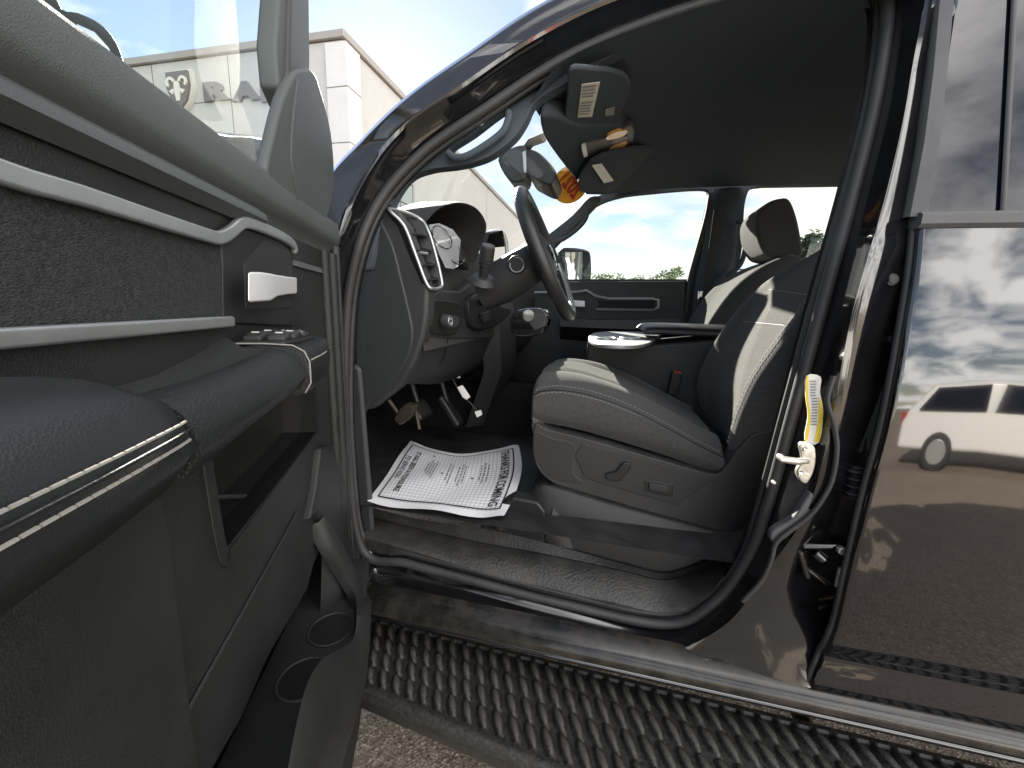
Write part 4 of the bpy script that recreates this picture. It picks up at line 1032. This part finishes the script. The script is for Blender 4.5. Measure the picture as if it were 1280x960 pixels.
# moulded ridges on the lower panel
tube('panel_crease', [P(*p, .002) for p in spline([(372, 640), (345, 690), (290, 790), (240, 880), (196, 965), (150, 1050)], 3)], .004, 'door_plastic', pan, flat=(DN, .6))
sweep('lower_ramp', [(.0, 1.172), (.012, 1.165), (.016, 1.14), (.012, .95), (.012, .80), (.0, .70)], -.345, .18, 'door_plastic')
# hinge side vertical mouldings
for s_, w_, r in ((-.90, .004, .010), (-.955, .004, .012)):
    tube('edge_moulding', [Q(s_, w_, .75), Q(s_, w_, 1.1), Q(s_+.006, w_, 1.42)], r, 'door_plastic', pan)
tube('door_edge_seal', [Q(-.985, .004, z) for z in (.56, .8, 1.1, 1.3, 1.44)], .010, 'rubber', FD)
plate('corner_cover', [P(*p, .012) for p in [(402, 560), (416, 556), (430, 600), (444, 700), (436, 728), (414, 690), (398, 640), (388, 650), (396, 610)]], -DN*.03, 'door_plastic', FD, bevel=.005)
# silver trim line
tr_ = spline([(-160, 150), (0, 215), (100, 244), (200, 276), (258, 294), (274, 297), (288, 290), (300, 280), (312, 279), (338, 289), (356, 298), (366, 306), (369, 316)], 3)
ribbon('silver_trim', [P(*p, .009) for p in tr_], .0068, 'silver', FD, (DN, .55))
lt = [Q(.18, .010, 1.296), Q(-.495, .010, 1.295)]
ribbon('lower_silver_trim', lt, .0058, 'silver', FD, (DN, .6))
plate('cloth_insert', [Q(.18, .004, 1.392), Q(-.27, .004, 1.386), Q(-.498, .004, 1.380), Q(-.497, .004, 1.295), Q(.18, .004, 1.295)], -DN*.01, 'insert', FD)
hbz = plate('handle_bezel', [P(*p, .005) for p in [(278, 300), (304, 284), (340, 296), (366, 310), (368, 408), (279, 404)]], -DN*.02, 'door_plastic', FD, bevel=.003)
rcs = plate('handle_recess', [P(*p, .0065) for p in [(306, 330), (330, 300), (362, 314), (366, 350), (364, 384), (308, 386)]], -DN*.004, 'plastic', hbz)
hnd = bmesh.new()
bm_loft(hnd, [[P(x, y0, w), P(x, y0, w+.008), P(x, y1, w+.008), P(x, y1, w)] for x, y0, y1, w in ((310, 340, 378, .024), (324, 340, 377, .026), (338, 342, 376, .026), (347, 344, 370, .022), (360, 346, 368, .014), (371, 347, 367, .006))], closed=True, capends=True)
from_bm('inner_handle', hnd, 'handle', hbz, bevel=.003)
# armrest, pull handle and window switches
def arm_sec(s, w0, w1, z0, z1, r=.05):
    pts = []
    for ww, zz in ((w0, z1-.004), (w0+(w1-w0)*.35, z1), (w1-r, z1-.002), (w1-r*.3, z1-r*.35), (w1, z1-r), (w1+.002, (z0+z1-r)/2+.006), (w1-.001, z0+min(r, .022)*.7), (w1-min(r, .022)*.4, z0+.003), (w1-min(r, .022)*1.2, z0), (w0, z0-.012)):
        pts.append(Q(s, ww, zz))
    return pts
secs = [arm_sec(s, .0, .096+d, z0, z1, r) for s, d, z0, z1, r in ((.18, 0, 1.200, 1.290, .05), (.05, 0, 1.201, 1.290, .05), (-.08, 0, 1.203, 1.289, .05), (-.2, -.001, 1.206, 1.284, .048), (-.245, -.003, 1.208, 1.277, .042), (-.262, -.006, 1.211, 1.270, .036), (-.269, -.014, 1.216, 1.262, .03))]
ar = loft('armrest', secs, 'leather', FD, ang=60, capends=True)
def padw(s_):
    K = [(.18, .096), (-.08, .096), (-.2, .095), (-.245, .093), (-.262, .090)]
    for (a, wa), (b, wb) in zip(K, K[1:]):
        if s_ >= b: return wa+(wb-wa)*(a-s_)/(a-b)
    return .089
for dz_, z_, m_ in ((.0008, 1.2475, 'thread_door'), (.0017, 1.242, 'black'), (.0020, 1.2365, 'thread_door')):
    path = [Q(s_, padw(s_)+dz_, z_+.003*(.18-s_)) for s_ in [.16-.418*i/40 for i in range(41)]]
    if m_ == 'black': tube('seam', path, .0012, 'black', ar)
    else: stitches('stitching', path, m_, ar, .0009, .0062, .0012)
plS = [arm_sec(s, w0, w1, z0, z1, .024) for s, w0, w1, z0, z1 in ((-.266, .036, .090, 1.205, 1.260), (-.30, .038, .088, 1.206, 1.259), (-.36, .038, .084, 1.208, 1.258), (-.43, .036, .082, 1.212, 1.260), (-.48, .034, .082, 1.215, 1.263), (-.497, .03, .083, 1.216, 1.265))]
loft('pull_handle', plS, 'padleather', FD, ang=60, capends=True)
swS = [arm_sec(s, -.0, w1, z0, z1, .013) for s, w1, z0, z1 in ((-.497, .0865, 1.210, 1.268), (-.54, .0865, 1.212, 1.269), (-.59, .083, 1.215, 1.270), (-.63, .074, 1.219, 1.270), (-.665, .060, 1.224, 1.269), (-.70, .040, 1.230, 1.267), (-.72, .018, 1.236, 1.264))]
swo = loft('switch_pod', swS, 'padleather', FD, ang=60, capends=True)
def podw(s): return .0872 if s > -.54 else .0872-(-.54-s)**1.6*.62
for z_ in (1.2515, 1.2415): stitches('stitching', [Q(s_, podw(s_), z_+.02*(-.5-s_)) for s_ in [-.502-.125*i/14 for i in range(15)]], 'thread_door', swo, .0009, .006, .0012)
tube('seam', [Q(-.4965, w, z) for w, z in ((.0, 1.270), (.04, 1.2705), (.070, 1.269), (.082, 1.262), (.087, 1.25), (.087, 1.225), (.08, 1.213))], .0009, 'thread_door', swo, res=6)
trayf = loft('grab_tray', [[Q(s, .0, z+.012), Q(s, .018, z), Q(s, .042, z-.002)] for s, z in ((-.27, 1.238), (-.38, 1.242), (-.44, 1.252), (-.495, 1.266))], 'door_plastic', FD, ang=60)
swpn = plate('switch_panel', [Q(s, w, 1.2725) for s, w in ((-.505, .006), (-.505, .058), (-.53, .066), (-.585, .066), (-.625, .056), (-.66, .034), (-.675, .008))], (0, 0, -.006), 'black', FD, bevel=.002)
RZ = Matrix.Rotation(math.atan2(DN.y, DN.x), 3, 'Z')
for s_, w_ in ((-.525, .020), (-.525, .046), (-.56, .020), (-.56, .046)):
    bm = bmesh.new(); bm_box(bm, Q(s_, w_, 1.2755), (.020, .026, .009), RZ @ Matrix.Rotation(.22, 3, 'X')); from_bm('window_switch', bm, 'plastic', swpn, bevel=.003)
    bm = bmesh.new(); bm_box(bm, Q(s_, w_, 1.2812), (.008, .003, .0006), RZ @ Matrix.Rotation(.22, 3, 'X')); from_bm('switch_mark', bm, 'label', swpn)
for s_, w_ in ((-.592, .026), (-.592, .048), (-.622, .018), (-.622, .036)):
    bm = bmesh.new(); bm_box(bm, Q(s_, w_, 1.2745), (.018, .020, .006), RZ); from_bm('lock_switch', bm, 'plastic', swpn, bevel=.002)
    bm = bmesh.new(); bm_box(bm, Q(s_, w_, 1.2777), (.006, .005, .0006), RZ); from_bm('switch_mark', bm, 'label', swpn)
# window: sail, frame, glass
sail_o = spline([(368, 92), (378, 86), (392, 89), (401, 112), (414, 165), (418, 225), (410, 272), (396, 284), (380, 262), (352, 238), (334, 216), (342, 170), (354, 122)], 4, True)  # front edge widened to keep the sun off the armrest
sail = plate('sail_panel', [P(*p, .013) for p in sail_o], -DN*.016, 'sail', FD, bevel=.006, seg=3)
rib = ribbon('sail_ridge', [P(*p, .014) for p in spline([(372, 100), (366, 150), (364, 200), (372, 250)], 4)], .0018, 'sail', sail, (DN, 1), .0008)
fr_o = [(350, 110), (346, 60), (350, 0), (352, -120), (392, -120), (387, 0), (388, 80), (386, 120), (370, 160)]
wfr = plate('window_frame', [P(*p, .0) for p in fr_o], -DN*.03, 'sail', FD, bevel=.006)
tube('frame_seal', [P(*p, .0) for p in ((362, -120), (360, 0), (358, 90), (348, 170), (336, 215))], .006, 'rubber', wfr)
# top frame out of the picture, so that the door is whole
a_ = sz(P(370, -60, -.05))
tube('top_frame', [Q(a_[0], -.06, a_[1]-.02), Q(-.55, -.07, 2.0), Q(-.1, -.075, 2.03), Q(.12, -.07, 1.98), Q(.16, -.06, 1.5)], .022, 'paint', wfr)
glp = [Q(-.93, -.065, 1.47), Q(.14, -.065, 1.47), Q(.12, -.075, 1.97), Q(-.1, -.085, 2.02), Q(-.55, -.085, 1.99), Q(a_[0]+.01, -.08, a_[1])]
bmg = bmesh.new(); fill_loops(bmg, [glp]); from_bm('window_glass', bmg, 'doorglass', FD)
# mirror outside
def PM(px, py): return P(px, py, -.33)
mh = plate('side_mirror', [PM(*p) for p in spline([(60, -30), (78, 10), (100, 16), (128, 30), (146, 52), (156, 78), (166, 110), (190, 140), (110, 150), (60, 80), (30, 10)], 3, True)], -DN*.1 + _d*.03, 'black', FD, bevel=.015, seg=3)
plate('mirror_glass', [P(*p, -.325) for p in [(96, 30), (118, 40), (136, 60), (146, 82), (120, 80), (100, 60)]], -DN*.003, 'mirror', mh)
mab = bmesh.new(); bm_plate(mab, [P(*p, -.12) for p in spline([(262, 166), (290, 168), (326, 171), (345, 185), (345, 232), (318, 224), (290, 205)], 3, True)], -DN*.12)
from_bm('mirror_arm', mab, 'board', mh, bevel=.01)
tube('mirror_stay', [P(300, 200, -.2), P(205, 150, -.3), P(120, 100, -.37)], .018, 'black', mh)

# ------------------------------------------------------------------ paper mat on the floor
PZ = FZ+.012
c00, c10, c11, c01 = Z(513, 555, PZ), Z(648, 561, PZ), Z(630, 648, PZ), Z(459, 627, PZ)
def paper(u, v):      # u: from the left edge (bottom of the page) to the right edge (its top); v: from far to near
    p = c00.lerp(c10, u).lerp(c01.lerp(c11, u), v)
    far_ = (1-v)**2
    p = p + Vector((.0, -.075*math.sin(math.pi*min(1, u*1.02))*far_, 0))
    p.x += .028*math.sin(math.pi*v)*u**3
    p.y -= .014*math.sin(math.pi*u)*v**2
    p.z += .020*math.exp(-((u-.02)/.14)**2)*(1-v)*.6 + .012*math.exp(-((u-.98)/.10)**2)*(1-.3*v) + .006*math.sin(u*9+v*3)*math.sin(v*7+u)+.003*abs(math.sin(u*5.3-v*4.1+.4))
    return p
PM_ = thing('paper_mat', (-.45, .3, FZ), 'white paper floor mat printed THANKS FOR COMING lying in the driver footwell', 'paper mat')
bm = bmesh.new(); uvl = bm.loops.layers.uv.new('UVMap'); G = []
NU, NV = 40, 34
for i in range(NU+1): G.append([bm.verts.new(paper(i/NU, j/NV)) for j in range(NV+1)])
for i in range(NU):
    for j in range(NV):
        f = bm.faces.new((G[i][j], G[i+1][j], G[i+1][j+1], G[i][j+1]))
        for l, (a, b) in zip(f.loops, ((i, j), (i+1, j), (i+1, j+1), (i, j+1))): l[uvl].uv = (a/NU, b/NV)
sheet = from_bm('sheet', bm, 'paper', PM_, 60)
def on_paper(u, v, o=.0016): return paper(u, v)+Vector((0, 0, o))
def strip(bm, u0, v0, u1, v1, n=20):
    R = []
    for i in range(n+1):
        if abs(u1-u0) > abs(v1-v0): R.append((bm.verts.new(on_paper(u0+(u1-u0)*i/n, v0)), bm.verts.new(on_paper(u0+(u1-u0)*i/n, v1))))
        else: R.append((bm.verts.new(on_paper(u0, v0+(v1-v0)*i/n)), bm.verts.new(on_paper(u1, v0+(v1-v0)*i/n))))
    for a, b in zip(R, R[1:]): bm.faces.new((a[0], b[0], b[1], a[1]))
bm = bmesh.new(); bw = .011
strip(bm, .05, .07, .95, .07+bw, 30); strip(bm, .05, .93-bw, .95, .93, 30); strip(bm, .05, .07, .05+bw, .93, 30); strip(bm, .95-bw, .07, .95, .93, 30)
from_bm('border_line', bm, 'ink', PM_)
def ptext(t, u, v, hgt, wid, m='ink', bold=.008):
    me = text_mesh(t, 1, bold)
    xs = [v_.co.x for v_ in me.vertices]; ys = [v_.co.y for v_ in me.vertices]
    kx = wid/(max(xs)-min(xs)); ky = hgt/(max(ys)-min(ys)); cx = (max(xs)+min(xs))/2; cy = (max(ys)+min(ys))/2
    bm = bmesh.new(); bm.from_mesh(me); bmesh.ops.triangulate(bm, faces=bm.faces)
    bmesh.ops.subdivide_edges(bm, edges=[e for e in bm.edges if e.calc_length()*kx > .05], cuts=1)
    for q in bm.verts: q.co = on_paper(u+(q.co.y-cy)*ky, v+(q.co.x-cx)*kx, .002)
    bm.to_mesh(me); bm.free()
    return link('printed_text', me, m, PM_)
ptext('THANKS FOR COMING', .885, .50, .062, .80, bold=.02)
ptext('IT HAS BEEN A PLEASURE', .165, .52, .05, .66, bold=.012)
ptext('TO SERVE YOU', .095, .48, .046, .36, bold=.012)
for para in (((.765, .30, .58), (.74, .27, .60), (.715, .32, .56)), ((.60, .34, .62), (.575, .30, .66), (.55, .36, .60), (.50, .33, .66), (.475, .30, .62)), ((.36, .27, .62), (.335, .3, .58), (.31, .25, .55), (.285, .3, .5))):
    bm = bmesh.new()
    for u, v0, v1 in para:
        v = v0
        while v < v1:
            w = random.uniform(.02, .055); strip(bm, u, v, u+.011, min(v1, v+w), 2); v += w+.012
    from_bm('small_text', bm, 'greyink', PM_)
bm = bmesh.new()
for u, v in ((.66, .52), (.43, .5), (.30, .16)): strip(bm, u, v, u+.018, v+.022, 2)
from_bm('bullet_marks', bm, 'ink', PM_)

# ------------------------------------------------------------------ loose connector under the dash
CN = thing('wire_connector', Y(585, 490, .45), 'white plug on a short black wire dangling under the dashboard', 'connector')
plate('plug', pl([(571, 484), (577, 482), (587, 497), (583, 500), (578, 497)], Y, .45), (0, .012, 0), 'white', CN, bevel=.002)
tube('wire', [Y(*p, .456) for p in ((566, 474), (572, 486), (580, 496), (590, 506), (596, 515), (599, 524))], .0022, 'black', CN)
plate('terminal', pl([(593, 515), (600, 513), (602, 519), (596, 522)], Y, .45), (0, .012, 0), 'white', CN, bevel=.0015)

# ------------------------------------------------------------------ dealership building
BX = -22.0; BK = 2.2
cr0 = X(428, 39, BX); BY = cr0.y; BZ = cr0.z
BD = thing('showroom_building', (BX-12, BY+12, 0), 'tall pale grey panelled showroom building standing beyond the open door', 'building')
wall = bmesh.new(); bm_box(wall, (BX-30, BY+45, BZ/2-.3), (60, 90, BZ-.6)); wl = from_bm('wall', wall, 'panel', BD)
cpn = bmesh.new(); bm_box(cpn, (BX-30, BY+45, BZ-.25), (60.6, 90.6, .55)); from_bm('coping', cpn, 'coping', BD, bevel=.05)
col_ = bmesh.new(); bm_box(col_, (BX-.5, BY+.65, BZ/2-.4), (1.9, 1.9, BZ-.9)); from_bm('corner_column', col_, 'panel_light', BD, bevel=.02)
def fy(px, py): return Y(px, py, BY)
def joint(c, d): b = bmesh.new(); bm_box(b, c, d); from_bm('panel_joint', b, 'joint', BD)
for px in (190, 286):
    q = fy(px, 90); joint((q.x, BY-.004, BZ/2), (.07, .03, BZ-1.2))
for zz in (X(432, 111, BX).z, X(433, 179, BX).z):
    joint((BX-31.6, BY-.004, zz), (58, .03, .07)); joint((BX-.5, BY+.65, zz), (1.93, 1.93, .07))
for k in (12, 40): joint((BX+.004, BY+k, BZ/2), (.03, .05, BZ-1.2))
# lower front block seen through the windshield with its window
wq = [X(478, 222, BX), X(516, 240, BX), X(514, 258, BX), X(478, 262, BX)]
y0, y1 = X(462, 240, BX).y, X(515, 244, BX).y; z1 = X(498, 222, BX).z; z0 = z1-4.5
wnf = bmesh.new()
bm_box(wnf, (BX+.03, (y0+y1)/2, (z0+z1)/2), (.08, y1-y0+.3, z1-z0+.3)); wfo = from_bm('window', wnf, 'frame', BD)
pn = bmesh.new()
for k in range(3):
    a = y0+(y1-y0)*k/3+.08; b = y0+(y1-y0)*(k+1)/3-.08
    for za, zb_ in ((z0+.08, (z0+z1)/2-.08), ((z0+z1)/2+.08, z1-.08)): bm_box(pn, (BX+.075, (a+b)/2, (za+zb_)/2), (.02, b-a, zb_-za))
from_bm('panes', pn, 'bldglass', wfo)
# sign: shield badge and letters
sgc = fy(231, 117); sgr = (fy(231, 94)-fy(231, 140)).length/2
SG = thing('emblem_sign', (sgc.x, BY, sgc.z), 'shield shaped sign with a horned animal head left of the wall letters', 'sign')
shield(Vector((sgc.x, BY-.42, sgc.z)), sgr, Vector((1, 0, 0)), Vector((0, 0, 1)), .2, SG, ('shield', 'emblem'), ('signgrey', 'signpale'))
bk_ = bmesh.new(); bm_plate(bk_, [Vector((sgc.x+x*sgr*1.15, BY-.41, sgc.z+y*sgr*1.12)) for x, y in ((-.8, 1), (.8, 1), (.85, .2), (.55, -.55), (0, -1), (-.55, -.55), (-.85, .2))], Vector((0, .4, 0))); from_bm('shield_rim', bk_, 'signpale', SG)
for ch, pa, pb_, lab in (('R', 257, 290, 'first'), ('A', 292, 326, 'second'), ('M', 328, 372, 'third')):
    a, b = fy(pa, 115), fy(pb_, 115); zt_, zb2 = fy((pa+pb_)/2, 103).z, fy((pa+pb_)/2, 127).z
    me = text_mesh(ch, 1, .075, .12)
    xs = [v.co.x for v in me.vertices]; ys = [v.co.y for v in me.vertices]
    for v in me.vertices:
        u = (v.co.x-min(xs))/(max(xs)-min(xs)); w = (v.co.y-min(ys))/(max(ys)-min(ys))
        v.co = Vector((a.x+(b.x-a.x)*u, BY-.13-v.co.z, zb2+(zt_-zb2)*w))
    o = link('sign_letter', me, 'signgrey', None, 30)
    tag(o, {'first': 'raised dark grey wall letter R beside the shield sign', 'second': 'raised dark grey wall letter A, middle one of three', 'third': 'raised dark grey wall letter M, last of three'}[lab], 'sign letter', 'raised letters on the building wall')

# ------------------------------------------------------------------ trees, pole, parked cars
def tree(loc, h, r, label, kind='leaf', n=1500, leaf=.16, grp=None):
    loc = Vector(loc)
    t = thing('conifer_tree' if kind == 'needle' else 'leafy_tree', loc, label, 'tree', grp)
    bm = bmesh.new(); bm_tube(bm, [loc, loc+Vector((.05*h, 0, .35*h)), loc+Vector((.03*h, .02*h, .85*h))], lambda q: .035*h*(1-.8*q)+.01, res=9)
    for k in range(5):
        a = random.uniform(0, 6.28); z = random.uniform(.35, .6)*h
        bm_tube(bm, [loc+Vector((.04*h, 0, z)), loc+Vector((math.cos(a)*r*.6, math.sin(a)*r*.6, z+.2*h))], .012*h, res=6)
    from_bm('trunk', bm, 'bark', t)
    bm = bmesh.new()
    cl = []
    for k in range(16):
        if kind == 'needle':
            z = .15+.8*random.random(); rr = (1-z)*r*1.1+.1; a = random.uniform(0, 6.28); cl.append((Vector((math.cos(a)*rr*.55, math.sin(a)*rr*.55, z*h)), rr*.6+.15, .5))
        else:
            a = random.uniform(0, 6.28); z = random.uniform(.38, .92); rr = r*(1-((z-.6)/.5)**2*.8)*random.uniform(.2, .85)
            cl.append((Vector((math.cos(a)*rr, math.sin(a)*rr, z*h)), r*random.uniform(.25, .45), .8))
    for i in range(n):
        c, cr_, sq = random.choice(cl)
        d = Vector((random.gauss(0, 1), random.gauss(0, 1), random.gauss(0, 1)*sq)).normalized()*cr_*random.random()**.4
        p = loc+c+d; s = leaf*random.uniform(.6, 1.3)
        u = Vector((random.gauss(0, 1), random.gauss(0, 1), random.gauss(0, .6))).normalized(); v = u.orthogonal().normalized()*random.uniform(.5, .9)
        bm.faces.new([bm.verts.new(p+u*s), bm.verts.new(p+v*s*.6), bm.verts.new(p-u*s), bm.verts.new(p-v*s*.6)])
    me = bpy.data.meshes.new('crown'); bm.to_mesh(me); bm.free(); link('crown', me, kind, t, smooth=False)
    return t
G_ = 'trees seen through the passenger windows'
for px, dist, hp, r, lab in ((752, 46, 337, 2.6, 'low pale green leafy tree just behind the passenger mirror'), (778, 50, 340, 2.2, 'short leafy tree second from the mirror in the passenger window'), (806, 52, 341, 2.2, 'small leafy tree in the middle of the passenger window treeline'), (826, 48, 337, 1.9, 'leafy tree with a bushy top right of the window middle'), (842, 50, 334, 2.0, 'tallest leafy tree near the rear edge of the passenger window')):
    top_ = Y(px, hp, dist); tree((top_.x, dist, 0), top_.z, r, lab, n=1300, leaf=.2, grp=G_)
top_ = Y(1016, 268, 26); tree((top_.x+.2, 26, 0), top_.z, 1.8, 'dark conifer beside the passenger headrest, seen through the rear window', 'needle', 2600, .17)
lp = Y(932, 337, 40)
LP = thing('light_pole', (lp.x, 40, 0), 'tall dark parking lot light pole with twin heads behind the passenger seat', 'light pole')
tube('pole', [(lp.x, 40, 0), (lp.x, 40, lp.z)], .09, 'frame', LP)
for sg in (-1, 1): box('lamp_head', Vector((lp.x+sg*.55, 40, lp.z)), (.8, .35, .12), 'frame', LP, .02)

def car(loc, ang, paint, label, kind, grp=None):
    t = bpy.data.objects.new('parked_car' if kind == 'suv' else 'parked_pickup', None); COL.objects.link(t); tag(t, label, 'car' if kind == 'suv' else 'pickup truck', grp)
    L = 4.8 if kind == 'suv' else 5.8
    if kind == 'suv': side = [(-2.4, .35), (-2.4, .75), (-2.25, .95), (-1.2, 1.05), (-.5, 1.62), (.3, 1.70), (1.7, 1.66), (2.25, 1.15), (2.4, .9), (2.4, .4)]
    else: side = [(-2.9, .45), (-2.9, 1.0), (-2.7, 1.15), (-1.4, 1.22), (-.8, 1.85), (.1, 1.92), (.9, 1.88), (1.1, 1.25), (2.85, 1.25), (2.9, .8), (2.9, .5)]
    bm = bmesh.new(); bm_plate(bm, [Vector((x, -.92, z)) for x, z in side], Vector((0, 1.84, 0)))
    for v in bm.verts:
        if v.co.z > 1.3: v.co.y *= .82
    b = from_bm('body', bm, paint, t, bevel=.09, seg=3)
    win = [(-1.0, 1.13), (-.45, 1.55), (.2, 1.62), (.3, 1.13)] if kind == 'suv' else [(-1.25, 1.28), (-.75, 1.76), (-.05, 1.82), (-.05, 1.28)]
    win2 = [(.4, 1.13), (.35, 1.62), (1.6, 1.58), (2.0, 1.15)] if kind == 'suv' else [(.05, 1.28), (.05, 1.82), (.75, 1.80), (.9, 1.28)]
    for sg in (-1, 1):
        for w in (win, win2):
            pts = [Vector((x, sg*(.925 if z < 1.3 else .78), z)) for x, z in w]
            bm = bmesh.new(); bm_plate(bm, pts, Vector((0, sg*.012, 0))); from_bm('side_window', bm, 'privacy', t)
        for x in (-L*.31, L*.29):
            bm = bmesh.new(); bm_cyl(bm, (x, sg*.72, .37), (x, sg*.955, .37), .37, seg=32); w_ = from_bm('wheel', bm, 'tyre', t, bevel=.03)
            bm = bmesh.new(); bm_cyl(bm, (x, sg*.94, .37), (x, sg*.965, .37), .24, seg=20); from_bm('rim', bm, 'rim', w_, bevel=.01)
        bm = bmesh.new(); bm_box(bm, (L/2-.06, sg*.78, .95), (.14, .2, .3)); from_bm('taillight', bm, 'taillight', t, bevel=.02)
        bm = bmesh.new(); bm_box(bm, (-L/2+.06, sg*.72, .85), (.14, .35, .16)); from_bm('headlight', bm, 'lens', t, bevel=.02)
    t.location = loc; t.rotation_euler = (0, 0, ang)
    return t
car((5.6, -6.0, 0), math.radians(212), 'white_paint', 'white utility car parked across the lot, mirrored in the glossy rear door', 'suv')
car((11.8, -8.4, 0), math.radians(172), 'dark_paint', 'dark grey pickup parked beyond the white utility car', 'pickup')

# ------------------------------------------------------------------ at most thing > part > sub-part
def chain(o):
    c = [o]
    while c[-1].parent: c.append(c[-1].parent)
    return c
for o in list(COL.objects):
    c = chain(o)
    if len(c) > 3: o.parent = c[-3+1] if False else c[len(c)-2]
